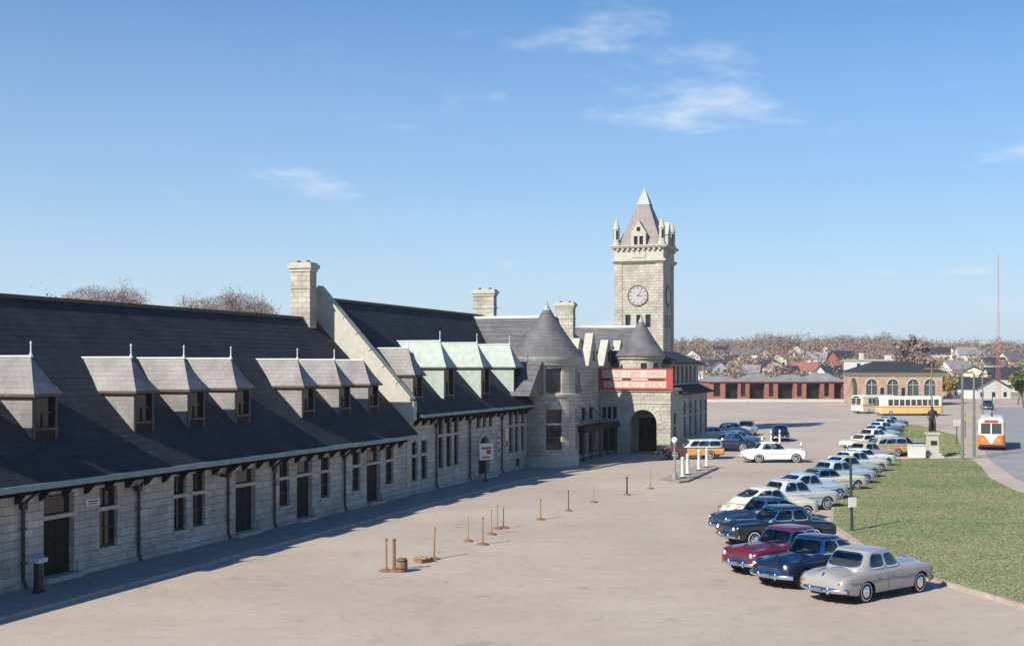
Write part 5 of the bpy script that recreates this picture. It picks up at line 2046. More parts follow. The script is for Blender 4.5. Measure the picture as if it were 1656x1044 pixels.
# keg and loose base
o = empty("keg", (-4.28, 48.15, 0.0), 0.4)
tag(o, "small dark keg standing at the foot of the two tall posts", "keg")
b = MB()
b.lathe(0, 0, [(0.0, 0.0), (0.17, 0.0), (0.21, 0.15), (0.22, 0.27), (0.21, 0.40), (0.17, 0.55), (0.15, 0.54), (0.0, 0.53)], 16)
b.build("barrel", RUSTBASE, o, smooth=40)
for z in (0.12, 0.42):
    b = MB()
    b.lathe(0, 0, [(0.207, z), (0.218, z + 0.01), (0.22, z + 0.04), (0.21, z + 0.05)], 16)
    b.build("hoop", IRON, o)
o = empty("overturned_block", (-3.62, 50.6, 0.0), 0.9)
tag(o, "overturned rusty wooden base lying before the leaning post", "base")
b = MB()
b.prism([(-0.34, -0.24, 0.0), (0.32, -0.28, 0.0), (0.36, 0.22, 0.0), (-0.30, 0.27, 0.0)], (0.0, 0.02, 0.16))
b.build("block", RUSTBASE, o)
b = MB()
for q in (-0.16, 0.12):
    b.box(q - 0.05, q + 0.05, -0.3, 0.3, 0.161, 0.22)
b.build("batten", WOODP, o)

# traffic island
isl = [(83.3, 18.0), (83.6, 17.3), (84.6, 16.9), (96.8, 16.9), (97.6, 17.5), (97.4, 18.5), (96.6, 18.9), (84.4, 18.9), (83.6, 18.6)]
slab_sd("traffic_island", isl, -0.1, 0.14, WALK)
for i, (s, d, h) in enumerate(((86.2, 17.6, 1.5), (89.0, 17.8, 1.55), (92.8, 17.7, 1.6), (96.0, 17.7, 1.5))):
    p = W(s, d, 0.14)
    o = empty("bollard", p, 0)
    tag(o, ["white bollard next to the globe lamp on the traffic island", "second white bollard from the globe lamp", "third white bollard from the globe lamp", "last white bollard at the far end of the traffic island"][i], "bollard", "white bollards on the traffic island")
    b = MB()
    b.lathe(0, 0, [(0.20, 0.0), (0.20, 0.12), (0.125, 0.16), (0.11, h - 0.2), (0.14, h - 0.16), (0.14, h - 0.08), (0.0, h + 0.02)], 14)
    b.build("post", WHITEP, o, smooth=40)
    b = MB()
    b.lathe(0, 0, [(0.205, 0.001), (0.205, 0.1)], 14)
    b.build("foot_band", IRON, o)


def globe_lamp(p, h, label, gr=0.21):
    o = empty("globe_lamp", p, 0)
    tag(o, label, "lamp")
    b = MB()
    b.lathe(0, 0, [(0.22, 0), (0.22, 0.25), (0.13, 0.4), (0.075, 0.6), (0.06, h - 0.15), (0.11, h - 0.1), (0.11, h)], 12)
    b.build("pole", mat("lamp_grey", (0.20, 0.20, 0.18), 0.5), o, smooth=40)
    b = MB()
    b.lathe(0, 0, [(0.10, h), (gr * 0.8, h + gr * 0.4), (gr, h + gr), (gr * 0.8, h + gr * 1.6), (0.0, h + gr * 2)], 16)
    b.build("globe", GLOBE, o, smooth=60)
    return o


globe_lamp(W(84.9, 17.9, 0.14), 2.55, "lamp with white globe at the near end of the traffic island")
for i, (x, y, h) in enumerate(((26.4, 126.0, 1.5), (27.6, 127.5, 1.5), (22.9, 113.2, 1.6), (24.6, 105.2, 1.6))):
    o = empty("bollard", (x, y, 0.0), 0)
    tag(o, ["left white post of the pair near the black car", "right white post of the pair near the black car", "white post standing between the dark cars by the entrance", "white post at the nose of the white sedan"][i], "bollard", "white posts among the waiting cars")
    b = MB()
    b.lathe(0, 0, [(0.18, 0), (0.18, 0.1), (0.11, 0.14), (0.10, h - .1), (0.0, h)], 12)
    b.build("post", WHITEP, o, smooth=40)
    b = MB()
    b.lathe(0, 0, [(0.100, h * 0.7), (0.112, h * 0.7 + .02), (0.112, h * 0.7 + .1), (0.100, h * .7 + .12)], 12)
    b.build("band", IRON, o)

# sign post on the lawn (white disc half way up)
o = empty("lawn_sign_post", (16.3, 59.3, 0.12), 0.3)
tag(o, "dark green pole with a small white plate on the lawn by the parked cars", "post")
b = MB()
b.tube((0, 0, 0), (-0.08, 0, 3.4), 0.075, 0.06, n=8)
b.lathe(-0.08, 0, [(0.09, 3.4), (0.09, 3.46), (0.0, 3.52)], 8)
b.build("pole", mat("dark_green_paint", (0.02, 0.04, 0.035), 0.5), o)
b = MB()
b.box(-0.26, 0.16, -0.14, -0.10, 1.15, 1.62)
b.build("plate", WHITEP, o)
# monument: bronze figure on a granite pedestal
MX, MY = 36.9, 108.6
o = empty("statue_monument", (MX, MY, 0.0), 0)
tag(o, "bronze standing figure on a pale granite pedestal at the end of the lawn", "statue")
b = MB()
b.box(-0.80, 0.80, -0.80, 0.80, 0.0, 0.2)
b.box(-0.62, 0.62, -0.62, 0.62, 0.201, 0.42)
b.hexa([(-0.47, -0.47, .421), (0.47, -0.47, .421), (0.47, 0.47, .421), (-0.47, 0.47, .421), (-0.40, -0.40, 2.0), (0.40, -0.40, 2.0), (0.40, 0.40, 2.0), (-0.40, 0.40, 2.0)])
b.box(-0.5, 0.5, -0.5, 0.5, 2.001, 2.22)
b.build("pedestal", TRIM, o)
b = MB()
b.box(-0.28, 0.28, -0.452, -0.44, 1.1, 1.5)
b.build("plaque", IRON, o)
BRONZE = mat("bronze", (0.055, 0.05, 0.04), 0.5, 0.6, var=0.3, scale=5)
me = bpy.data.meshes.new("figure")
jv = [(0, 0, 1.05), (0, 0, 1.3), (0, 0, 1.55), (0, 0, 1.7), (0, -0.02, 1.83), (0, -0.02, 2.0),
      (-0.13, 0, 0.98), (-0.16, -0.03, 0.52), (-0.17, 0.02, 0.08), (-0.18, -0.16, 0.04),
      (0.13, 0, 0.98), (0.19, -0.12, 0.55), (0.20, -0.02, 0.08), (0.22, -0.2, 0.04),
      (-0.24, 0, 1.58), (-0.36, 0.05, 1.25), (-0.30, -0.15, 0.98), (-0.29, -0.2, 0.88),
      (0.24, 0, 1.58), (0.40, 0.02, 1.30), (0.28, -0.22, 1.22), (0.20, -0.28, 1.24)]
je = [(0, 1), (1, 2), (2, 3), (3, 4), (4, 5), (0, 6), (6, 7), (7, 8), (8, 9), (0, 10), (10, 11), (11, 12), (12, 13), (2, 14), (14, 15), (15, 16), (16, 17), (2, 18), (18, 19), (19, 20), (20, 21)]
jr = [.19, .19, .2, .08, .11, .09, .12, .085, .06, .05, .12, .085, .06, .05, .09, .07, .05, .05, .09, .07, .05, .05]
me.from_pydata(jv, je, [])
fig = bpy.data.objects.new("figure", me)
col.objects.link(fig)
fig.parent = o
fig.location = (0, 0, 2.22)
fig.scale = (1.15, 1.15, 1.15)
me.materials.append(BRONZE)
sk = fig.modifiers.new("skin", 'SKIN')
for i, v in enumerate(me.skin_vertices[0].data):
    v.radius = (jr[i], jr[i])
    v.use_root = (i == 0)
sb_ = fig.modifiers.new("sub", 'SUBSURF')
sb_.levels = sb_.render_levels = 1
b = MB()
b.lathe(0, 0.04, [(0.30, 2.3), (0.27, 2.9), (0.22, 3.5), (0.24, 4.0), (0.1, 4.15)], 14, a0=0.25, a1=pi - 0.25)
b.build("coat", BRONZE, o, smooth=60)
# white box beside it
o = empty("switch_box", (35.2, 107.6, 0.0), 0.1)
tag(o, "white painted box standing left of the statue pedestal", "box")
b = MB()
b.box(-0.62, 0.62, -0.45, 0.45, 0.06, 1.12)
b.build("cabinet", WHITEP, o)
b = MB()
b.box(-0.68, 0.68, -0.51, 0.51, 1.122, 1.2)
b.build("lid", WHITEP, o)
b = MB()
b.box(-0.5, 0.5, -0.35, 0.35, 0.0, 0.058)
b.build("plinth", CONC, o)
# utility poles and street signs at the right
for i, (x, y, h, cr_) in enumerate(((38.6, 106.0, 8.2, True), (40.9, 109.5, 7.4, False), (56.0, 165.0, 8.4, True), (78.0, 205.0, 9.0, True))):
    o = empty("utility_pole", (x, y, 0), 0.35)
    tag(o, ["grey-green utility pole with crossarm beside the statue", "slimmer pole right of the statue by the kerb", "utility pole behind the streetcar beside the upper lawn", "far utility pole right of the brick depot"][i], "pole", "poles along the street")
    b = MB()
    b.tube((0, 0, 0), (0, 0, h), 0.14, 0.09, n=9)
    b.build("shaft", mat("pole_%d" % i, (0.13, 0.15, 0.12), 0.8, var=0.25, scale=4), o)
    if cr_:
        b = MB()
        b.box(-1.1, 1.1, -0.06, 0.06, h - 0.8, h - 0.66)
        for q in (-1.0, -0.5, 0.5, 1.0):
            b.lathe(q, 0, [(0.05, h - 0.66), (0.06, h - 0.58), (0.0, h - 0.5)], 8)
        b.build("crossarm", WOODP, o)
    else:
        b = MB()
        b.tube((0, 0, h - 0.3), (1.6, 0, h), 0.04, n=6)
        b.lathe(1.7, 0, [(0.0, h + 0.08), (0.2, h), (0.16, h - 0.1), (0.0, h - 0.14)], 10)
        b.build("lamp_arm", IRON, o)
for i, (x, y, m, lab) in enumerate(((44.6, 124.0, WHITEP, "white street sign left of the streetcar"), (50.2, 137.0, YELLOW, "small yellow street sign beyond the upper lawn"))):
    o = empty("street_sign", (x, y, 0.12), 0.3)
    tag(o, lab, "sign")
    b = MB()
    b.tube((0, 0, 0), (0, 0, 2.6), 0.045, n=6)
    b.build("post", IRON, o)
    b = MB()
    k = 0.42 if i == 0 else 0.28
    b.box(-k, k, -0.05, -0.02, 1.9, 1.9 + 1.6 * k)
    b.build("plate", m, o)
# red lattice mast
o = empty("radio_mast", (103.0, 262.0, 0), 0.2)
tag(o, "thin red lattice mast rising at the far right edge", "mast")
b = MB()
hm = 31.5
for k in range(3):
    a = 2 * pi * k / 3
    a2 = 2 * pi * (k + 1) / 3
    b.tube((0.55 * cos(a), 0.55 * sin(a), 0), (0.05 * cos(a), 0.05 * sin(a), hm), 0.035, 0.02, n=5)
    for i in range(21):
        t0, t1 = i / 21, (i + 1) / 21
        r0, r1 = 0.55 - 0.5 * t0, 0.55 - 0.5 * t1
        b.tube((r0 * cos(a), r0 * sin(a), hm * t0), (r1 * cos(a2), r1 * sin(a2), hm * t1), 0.018, n=4)
b.build("lattice", mat("faded_mast_red", (0.46, 0.16, 0.17), 0.6), o)

# ================================================================ brick depot with hipped roof
DX0, DX1, DY = 71.9, 88.4, 254.0
o = empty("brick_depot", ((DX0 + DX1) / 2, DY, 0), 0)
tag(o, "orange brick depot with arched windows and dark hipped roof behind the buses", "building")
OFD = ((DX0 + DX1) / 2, DY, 0)
aw = []
for xp in (1410, 1444, 1477, 1504):
    xc = (xp - 828) / 2000 * DY
    hwid = 1.15 if xp != 1384 else 1.5
    aw.append((xc - hwid, xc + hwid, 2.0, 5.35 if xp != 1384 else 5.6, 'arch'))
sw = [((xp - 828) / 2000 * DY - 0.4, (xp - 828) / 2000 * DY + 0.4, 1.6, 3.6) for xp in (1427, 1461)]
b = MB(OFD)
dm = lambda a, p, z: (a, DY + p, z)
wall(b, dm, DX0, DX1, 0, 6.1, aw + sw, depth=0.4)
wall(b, lambda a, p, z: (DX0 + p, a, z), DY, DY + 13.6, 0, 6.1, [(DY + 3.6, DY + 8.6, 0.6, 5.6, 'arch')], depth=0.5)
for x in (DX1,):
    b.face([(x, DY, 0), (x, DY + 13.6, 0), (x, DY + 13.6, 6.1), (x, DY, 6.1)])
b.face([(DX0, DY + 13.6, 0), (DX1, DY + 13.6, 0), (DX1, DY + 13.6, 6.1), (DX0, DY + 13.6, 6.1)])
b.build("wall", BRICK, o)
for q in aw:
    c = (q[0] + q[1]) / 2
    rr_ = (q[1] - q[0]) / 2
    zs_ = q[3] - rr_
    f = MB(OFD)
    f.face([(q[0], DY + 0.3, q[2]), (q[1], DY + 0.3, q[2])] + [(c + rr_ * cos(pi * i / 12), DY + 0.3, zs_ + rr_ * sin(pi * i / 12)) for i in range(13)])
    w_ = f.build("window", mat("depot_glass", (0.05, 0.075, 0.08), 0.1, var=0.3), o)
    f = MB(OFD)
    for i in range(12):
        t0, t1 = pi * i / 12, pi * (i + 1) / 12
        v = [(c + r * cos(t), zs_ + r * sin(t)) for r, t in ((rr_, t0), (rr_ + .28, t0), (rr_ + .28, t1), (rr_, t1))]
        f.hexa([(x, DY - .06, z) for x, z in v] + [(x, DY - .003, z) for x, z in v])
    f.box(c - 0.05, c + 0.05, DY + 0.2, DY + 0.29, q[2], q[3] - .02)
    f.box(q[0], q[1], DY + 0.19, DY + 0.285, zs_ - .06, zs_ + .06)
    f.box(q[0] - .1, q[1] + .1, DY - .1, DY + .28, q[2] - .2, q[2] - .005)
    f.build("surround", TRIM, w_)
f = MB(OFD)
f.face([(DX0 + .45, DY + 3.6, .6), (DX0 + .45, DY + 8.6, .6)] + [(DX0 + .45, DY + 6.1 + 2.5 * cos(pi * i / 14), 3.1 + 2.5 * sin(pi * i / 14)) for i in range(15)])
f.build("side_window", mat("side_glass", (0.05, 0.075, 0.08), 0.1, var=0.3), o)
for q in sw:
    f = MB(OFD)
    f.box(q[0], q[1], DY + 0.25, DY + 0.3, q[2], q[3])
    f.build("window", GLASS, o)
f = MB(OFD)
f.box(DX0 - 0.25, DX1 + 0.25, DY - 0.25, DY + 13.85, 6.102, 6.75)
f.build("cornice", CREAMP, o)
f = MB(OFD)
ov = 0.9
e = [(DX0 - ov, DY - ov, 6.752), (DX1 + ov, DY - ov, 6.752), (DX1 + ov, DY + 13.6 + ov, 6.752), (DX0 - ov, DY + 13.6 + ov, 6.752)]
r1_, r2_ = (DX0 + 4.2, DY + 6.8, 9.0), (DX1 - 4.2, DY + 6.8, 9.0)
f.face([e[0], e[1], r2_, r1_]); f.face([e[1], e[2], r2_]); f.face([e[2], e[3], r1_, r2_]); f.face([e[3], e[0], r1_])
f.face(e[::-1])
f.build("roof", SLATE, o)

# ================================================================ low red brick garages
GX0, GX1, GY = 46.0, 77.0, 288.0
o = empty("garage_row", ((GX0 + GX1) / 2, GY, 0), 0)
tag(o, "long low red brick garages with dark doorways left of the depot", "building")
OFG = ((GX0 + GX1) / 2, GY, 0)
gx = lambda xp: (xp - 828) / 2000 * GY
go = [(gx(1154), gx(1165)), (gx(1173), gx(1194)), (gx(1198), gx(1206)), (gx(1212), gx(1237)), (gx(1243.5), gx(1251)), (gx(1258), gx(1283)), (gx(1289), gx(1297)), (gx(1304), gx(1327)), (gx(1333), gx(1341)), (gx(1349), gx(1364))]
b = MB(OFG)
wall(b, lambda a, p, z: (a, GY + p, z), GX0, GX1, 0, 4.4, [(p, q, 0.15 if q - p > 2 else 1.0, 3.95) for p, q in go], depth=1.6)
for x in (GX0, GX1):
    b.face([(x, GY, 0), (x, GY + 16, 0), (x, GY + 16, 4.4), (x, GY, 4.4)])
b.build("wall", BRICK_R, o)
for p, q in go:
    f = MB(OFG)
    f.box(p, q, GY + (1.5 if q - p > 2 else 0.4), GY + (1.55 if q - p > 2 else 0.45), 0.15 if q - p > 2 else 1.0, 3.95)
    f.build("garage_door" if q - p > 2 else "window", DARKWOOD_SHADE if q - p > 2 else GLASS, o)
PALEROOF = mat("pale_tar_roof", (0.21, 0.20, 0.205), 0.8, var=0.25, scale=0.4)
for i, (x0, x1, zt) in enumerate(((GX0 - 0.4, 54.0, 5.2), (54.02, 63.0, 5.6), (63.02, 70.5, 5.5), (70.52, GX1 + 0.3, 5.9))):
    f = MB(OFG)
    f.prism([(x0, GY - 0.5, 4.402), (x1, GY - 0.5, 4.402), (x1, GY + 16.5, 4.402), (x0, GY + 16.5, 4.402)], (0, 0, 0.28))
    f.prism([(x0 + .1, GY + 1.0, 4.69), (x1 - .1, GY + 1.0, 4.69), ((x0 + x1) / 2, GY + 1.0, zt + 0.5)], (0, 15, 0))
    f.build("roof", PALEROOF, o)
# low pale wall in front
o = empty("low_wall", (60, 279.0, 0), 0)
tag(o, "low pale wall running before the red brick garages", "wall")
b = MB()
b.box(-17, 18, -0.15, 0.15, 0.0, 0.55)
b.build("wall", CONC, o)
b = MB()
b.box(-17.05, 18.05, -0.22, 0.22, 0.552, 0.68)
b.build("coping", TRIM, o)

# ================================================================ hills, wood, houses
def hill(x, y):
    t = min(1, max(0, (y - 300) / 380))
    t = t * t * (3 - 2 * t)
    h = 12.5 + 4.2 * math.exp(-((x - 134) / 15) ** 2) + 5.0 * math.exp(-((x - 186) / 20) ** 2) + 1.8 * math.exp(-((x - 240) / 12) ** 2) + 1.0 * sin(x * 0.021) + 0.8 * sin(x * 0.09)
    r = min(1, max(0, (y - 700) / 400))
    return t * h * (1 - 0.35 * r) - 0.3


b = MB()
NXh, NYh = 70, 40
hx = np.linspace(-350, 650, NXh)
hy = np.linspace(300, 1250, NYh)
ids = [[b.vert((x, y, hill(x, y))) for x in hx] for y in hy]
for j in range(NYh - 1):
    for i in range(NXh - 1):
        b.idx((ids[j][i], ids[j][i + 1], ids[j + 1][i + 1], ids[j + 1][i]))
tag(b.build("hill", FIELD, smooth=80), kind="structure")

HOUSES = [
    # px of centre, py of base, distance, width, height, depth, wall, roof, label
    (1150, 586, 430, 9, 6.5, 8, WHITEP, SLATE, "white gabled house on the hill nearest to the clock tower"),
    (1182, 580, 470, 8, 6, 8, CREAMP, SLATE, "cream house second from the clock tower on the hill"),
    (1212, 590, 420, 7, 5, 8, WHITEP, PALEROOF, "small white house below the cream one on the hill"),
    (1243, 583, 450, 10, 5.5, 8, CONC, SLATE, "grey-walled house with dark roof in the middle of the hill"),
    (1272, 592, 400, 7, 5.5, 7, SKYB, SLATE, "dull blue house above the garages"),
    (1305, 586, 430, 9, 5.5, 8, CREAMP, BRICK_R, "cream house with reddish roof above the garages"),
    (1342, 592, 390, 7, 6, 8, WHITEP, SLATE, "white house close behind the left end of the depot"),
    (1362, 578, 480, 8, 6.5, 8, BRICK_R, SLATE, "red brick house on the hill left of the long white building"),
    (1545, 580, 430, 9, 6, 8, WHITEP, PALEROOF, "white house on the hill right of the depot"),
    (1575, 592, 380, 12, 6, 9, CREAMP, SLATE, "long cream house on the hill near the mast"),
    (1622, 596, 360, 10, 6.5, 9, CONC, SLATE, "grey house at the right edge below the trees"),
    (1545, 620, 320, 8, 5, 8, BRICK, SLATE, "small brick house just right of the depot"),
    (1590, 628, 310, 10, 5, 8, WHITEP, SLATE, "low white house beside the foot of the mast"),
    (1520, 572, 520, 8, 6, 8, TRIM, SLATE, "pale stone house peeping over the depot roof at right"),
]
ORD = "first second third fourth fifth sixth seventh eighth ninth tenth eleventh twelfth thirteenth fourteenth".split()
for (xp, yp, Y, w_) in ((1122, 580, 520, 7), (1165, 570, 560, 7), (1198, 574, 540, 8), (1228, 570, 560, 7), (1258, 573, 520, 8), (1290, 570, 560, 7), (1322, 574, 500, 8), (1336, 566, 590, 7), (1490, 573, 500, 7), (1532, 566, 560, 7), (1562, 570, 520, 8), (1592, 568, 540, 7), (1606, 578, 460, 8), (1634, 574, 480, 8)):
    HOUSES.append((xp, yp, Y, w_, random.choice((5.0, 5.6, 6.2)), 7, random.choice((WHITEP, CREAMP, WHITEP, TRIM, SKYB)), random.choice((SLATE, PALEROOF, BRICK_R, SLATE_C)), "small house high among the hillside trees, %s from the left" % ORD[len(HOUSES) - 14]))
house_xy = []
SKYH = mat("dull_blue_clapboard", (0.22, 0.28, 0.36), 0.7, var=0.1)
for (xp, yp, Y, w_, h_, dp, wm, rf, lab) in HOUSES:
    if not hasattr(wm, "node_tree"):
        wm = SKYH
    X = (xp - 828) / 2000 * Y
    zb_ = max(8 - (yp - 592) / 2000 * Y, 0) if False else hill(X, Y)
    house_xy.append((X, Y, w_))
    o = empty("hillside_house", (X, Y, zb_ - 0.3), random.uniform(-0.5, 0.5))
    tag(o, lab, "house", "houses on the wooded hillside")
    b = MB()
    hw_, hd_ = w_ / 2, dp / 2
    b.box(-hw_, hw_, -hd_, hd_, -1.5, h_ * 0.66)
    gable_front = random.random() < 0.5
    if gable_front:
        b.face([(-hw_, -hd_, h_ * .66), (hw_, -hd_, h_ * .66), (0, -hd_, h_ + 0.6)])
        b.face([(-hw_, hd_, h_ * .66), (hw_, hd_, h_ * .66), (0, hd_, h_ + 0.6)])
    else:
        b.face([(-hw_, -hd_, h_ * .66), (-hw_, hd_, h_ * .66), (-hw_, 0, h_ + 0.6)])
        b.face([(hw_, -hd_, h_ * .66), (hw_, hd_, h_ * .66), (hw_, 0, h_ + 0.6)])
    b.build("wall", wm, o)
    f = MB()
    ov = 0.4
    if gable_front:
        for sg in (-1, 1):
            f.hexa([(sg * (hw_ + ov), -hd_ - ov, h_ * .66 - .35), (0, -hd_ - ov, h_ + .62), (0, hd_ + ov, h_ + .62), (sg * (hw_ + ov), hd_ + ov, h_ * .66 - .35),
                    (sg * (hw_ + ov), -hd_ - ov, h_ * .66 - .15), (0, -hd_ - ov, h_ + .85), (0, hd_ + ov, h_ + .85), (sg * (hw_ + ov), hd_ + ov, h_ * .66 - .15)])
    else:
        for sg in (-1, 1):
            f.hexa([(-hw_ - ov, sg * (hd_ + ov), h_ * .66 - .35), (-hw_ - ov, 0, h_ + .62), (hw_ + ov, 0, h_ + .62), (hw_ + ov, sg * (hd_ + ov), h_ * .66 - .35),
                    (-hw_ - ov, sg * (hd_ + ov), h_ * .66 - .15), (-hw_ - ov, 0, h_ + .85), (hw_ + ov, 0, h_ + .85), (hw_ + ov, sg * (hd_ + ov), h_ * .66 - .15)])
    rfo = f.build("roof", rf, o)
    f = MB()
    f.box(hw_ * .3, hw_ * .3 + .7, -0.3, 0.4, h_ * .66, h_ + 1.7)
    f.build("chimney", BRICK_R, rfo)
    for k in range(3):
        for row in ((1.0, 2.2),) + (((3.0, 4.1),) if h_ * .66 > 4.2 else ()):
            xc = -hw_ + w_ * (k + 0.5) / 3
            f = MB()
            f.box(xc - 0.45, xc + 0.45, -hd_ - 0.04, -hd_ - 0.004, row[0], row[1])
            f.build("window", GLASS, o)
# long white building behind the depot
X, Y = (1428 - 828) / 2000 * 345, 345.0
o = empty("long_white_building", (X, Y, hill(X, Y) - 0.3), 0.05)
tag(o, "long white flat-roofed building rising behind the depot roof", "building")
house_xy.append((X, Y, 18))
b = MB()
b.box(-8.2, 8.2, 0, 9, -1, 9.6)
b.build("wall", WHITEP, o)
f = MB()
f.box(-8.5, 8.5, -0.3, 9.3, 9.602, 10.0)
f.build("parapet", TRIM, o)
for k in range(7):
    for z in (5.2, 7.6):
        f = MB()
        f.box(-7.4 + k * 2.2, -6.4 + k * 2.2, -0.05, -0.004, z, z + 1.3)
        f.build("window", GLASS, o)
f = MB()
f.box(-5.5, -4.5, 3, 4, 10.01, 11.8)
f.build("rooftop_hut", CONC, o)
f = MB()
f.box(2.5, 4.5, 4, 6, 10.01, 11.2)
f.build("rooftop_hut", CONC, o)


def leaf_cloud(rng, cx, cy, cz, rx, rz, n, size, clumps=14):
    cen = rng.normal(0, 1, (clumps, 3))
    cen /= np.linalg.norm(cen, axis=1)[:, None]
    cen *= rng.uniform(0.35, 0.95, (clumps, 1))
    k = rng.integers(0, clumps, n)
    p = cen[k] + rng.normal(0, 0.20, (n, 3))
    p[:, 0] = cx + p[:, 0] * rx
    p[:, 1] = cy + p[:, 1] * rx
    p[:, 2] = cz + p[:, 2] * rz
    a = rng.normal(0, 1, (n, 3))
    a /= np.linalg.norm(a, axis=1)[:, None]
    c = np.cross(a, rng.normal(0, 1, (n, 3)))
    c /= np.linalg.norm(c, axis=1)[:, None]
    s = size * rng.uniform(0.6, 1.4, (n, 1))
    return np.stack([p - a * s, p + c * s * 0.7, p + a * s, p - c * s * 0.7], axis=1)


def quads_obj(name, q, m, parent=None):
    q = q.reshape(-1, 3)
    me = bpy.data.meshes.new(name)
    n = len(q)
    me.vertices.add(n)
    me.vertices.foreach_set("co", q.astype(np.float32).ravel())
    me.loops.add(n)
    me.loops.foreach_set("vertex_index", np.arange(n, dtype=np.int32))
    me.polygons.add(n // 4)
    me.polygons.foreach_set("loop_start", np.arange(0, n, 4, dtype=np.int32))
    me.polygons.foreach_set("loop_total", np.full(n // 4, 4, dtype=np.int32))
    me.update(calc_edges=True)
    me.materials.append(m)
    o = bpy.data.objects.new(name, me)
    col.objects.link(o)
    if parent:
        o.parent = parent
    return o


rng = np.random.default_rng(11)
allq = []
trunks = MB()
cnt = 0
for _ in range(2600):
    Y = rng.uniform(370, 760) if rng.random() < 0.8 else rng.uniform(330, 420)
    X = rng.uniform(0.10 * Y - 10, 0.47 * Y)
    if Y < 600 and any(abs(X - hx_ * Y / hy_) < hw__ * 0.62 and -46 < Y - hy_ < 7 for hx_, hy_, hw__ in house_xy):
        continue
    dens = 0.25 + 0.75 * min(1, max(0, (Y - 400) / 150))
    if rng.random() > dens:
        continue
    z = hill(X, Y)
    h = rng.uniform(5.5, 10.5)
    allq.append(leaf_cloud(rng, X, Y, z + h * 0.58, h * rng.uniform(0.32, 0.46), h * 0.42, 170, 0.34, 12))
    trunks.tube((X, Y, z - 0.5), (X, Y, z + h * 0.6), 0.2, 0.08, n=4, caps=False)
    cnt += 1
wood = quads_obj("autumn_wood", np.concatenate(allq), AUTUMN)
tag(wood, "brown autumn woodland covering the far hillside", "woodland", kind="stuff")
o = trunks.build("wood_trunks", BARK)
tag(o, "thin trunks of the far hillside woodland", "woodland", kind="stuff")
print("wood trees", cnt)
# tree line behind the low wing
allq = []
for i in range(34):
    X = -64 + i * 1.4 + rng.uniform(-0.8, 0.8)
    Y = 130 + rng.uniform(-5, 8)
    h = 8 + (592 - (485 + (X / Y * 2000 + 828) * 0.064)) / 2000 * Y + rng.uniform(-0.5, 0.45)
    allq.append(leaf_cloud(rng, X, Y, h * 0.66, 2.4, h * 0.32, 2600, 0.13, 22))
tag(quads_obj("tree_line", np.concatenate(allq), AUTUMN), "band of bare brown treetops just above the low wing's ridge", "woodland", kind="stuff")


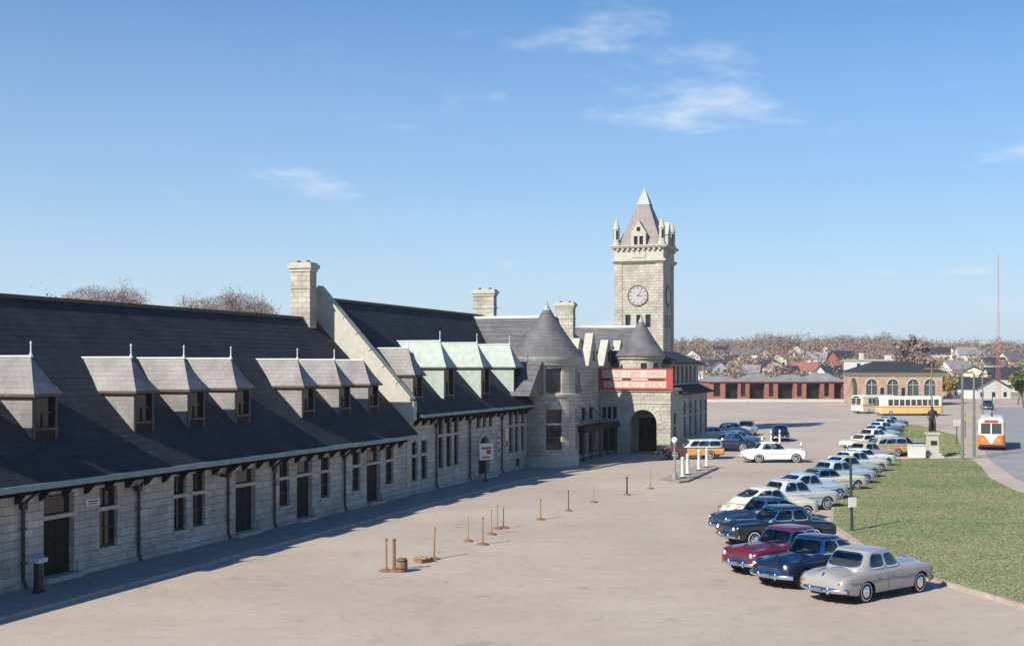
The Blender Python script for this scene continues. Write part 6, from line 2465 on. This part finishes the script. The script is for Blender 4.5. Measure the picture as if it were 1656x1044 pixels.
def tree(name, x, y, h, spread, label, leafm, n_leaf, leaf_size, bare=False, group=None, z0=0.0):
    o = empty(name, (x, y, z0), random.uniform(0, 6))
    tag(o, label, "tree", group)
    b = MB()
    tips = []

    def limb(p, d, L, r, lev):
        segs = 3
        for k in range(segs):
            d = (d + Vector((random.gauss(0, .10), random.gauss(0, .10), random.gauss(0.05, .06)))).normalized()
            q = p + d * (L / segs)
            b.tube(p, q, r * (1 - k / segs * 0.4), r * (1 - (k + 1) / segs * 0.4), n=6 if lev < 2 else 4, caps=False)
            p = q
            if lev < 4 and k >= (1 if lev == 0 else 0):
                for _ in range(2 if lev < 3 else 2):
                    a = random.uniform(0, 2 * pi)
                    sp_ = random.uniform(0.5, 0.95)
                    nd = (d + Vector((cos(a) * sp_, sin(a) * sp_, random.uniform(0.0, 0.35)))).normalized()
                    limb(p, nd, L * random.uniform(0.52, 0.68), r * 0.5, lev + 1)
        tips.append(p.copy())
    limb(Vector((0, 0, -0.2)), Vector((0, 0, 1)), h * 0.46, h * 0.022, 0)
    mz = max(t.z for t in tips)
    sc_z = h / mz
    b.v = [(v[0] * spread, v[1] * spread, v[2] * sc_z) for v in b.v]
    b.build("trunk", BARK, o)
    rg = np.random.default_rng(int(abs(x * 7 + y)))
    T = np.array([(t.x * spread, t.y * spread, t.z * sc_z) for t in tips])
    k = rg.integers(0, len(T), n_leaf)
    p = T[k] + rg.normal(0, h * 0.022, (n_leaf, 3))
    if bare:
        m2 = n_leaf // 2
        u3 = rg.normal(0, 1, (m2, 3))
        u3 /= np.linalg.norm(u3, axis=1)[:, None]
        u3 *= rg.uniform(0.5, 1.0, (m2, 1)) ** 0.6
        p[:m2] = u3 * np.array([h * 0.27 * spread, h * 0.27 * spread, h * 0.30]) + np.array([0, 0, h * 0.69])
    a = rg.normal(0, 1, (n_leaf, 3))
    a[:, 2] += 0.8 if bare else 0
    a /= np.linalg.norm(a, axis=1)[:, None]
    c = np.cross(a, rg.normal(0, 1, (n_leaf, 3)))
    c /= np.linalg.norm(c, axis=1)[:, None]
    s = leaf_size * rg.uniform(0.6, 1.4, (n_leaf, 1))
    wd = 0.06 if bare else 0.7
    quads_obj("crown", np.stack([p - a * s, p + c * s * wd, p + a * s, p - c * s * wd], axis=1), leafm, o)
    return o


tree("bare_tree", -36.4, 108.0, 15.2, 1.1, "bare tree whose crown shows above the left part of the low wing's roof", TWIG, 30000, 0.30, True, "bare trees behind the wing")
tree("bare_tree", -24.2, 108.0, 14.6, 1.15, "bare tree whose crown shows left of the nearest chimney", TWIG, 30000, 0.30, True, "bare trees behind the wing")
tree("yellow_tree", 105.5, 258.0, 7.5, 1.2, "yellow-leaved tree at the right edge beside the mast", YELLOWL, 5000, 0.28)
tree("green_tree", 98.5, 238.0, 7.0, 1.3, "dark green tree at the right edge below the mast", GREENL, 5000, 0.26)
tree("yellow_bush_tree", 92.0, 268.0, 6.0, 1.5, "low yellow-green tree right of the poles", YELLOWL, 4000, 0.26)
tree("round_tree", 97.0, 300.0, 15.0, 1.2, "rounded brown tree standing above the hill skyline near the mast", AUTUMN, 7000, 0.4)

# ================================================================ haze over the whole place
b = MB()
b.box(-1400, 1400, -350, 1600, -1.5, 42)
hz = b.build("haze", None)
hm_ = bpy.data.materials.new("haze_air")
hm_.use_nodes = True
hm_.node_tree.nodes.clear()
ho = hm_.node_tree.nodes.new("ShaderNodeOutputMaterial")
hv = hm_.node_tree.nodes.new("ShaderNodeVolumePrincipled")
hv.inputs["Color"].default_value = (0.97, 0.96, 0.94, 1)
hv.inputs["Density"].default_value = 0.0002
hv.inputs["Anisotropy"].default_value = 0.2
hm_.node_tree.links.new(hv.outputs[0], ho.inputs["Volume"])
hz.data.materials.clear()
hz.data.materials.append(hm_)
tag(hz, "thin pale autumn haze over the whole place", "haze", kind="stuff")
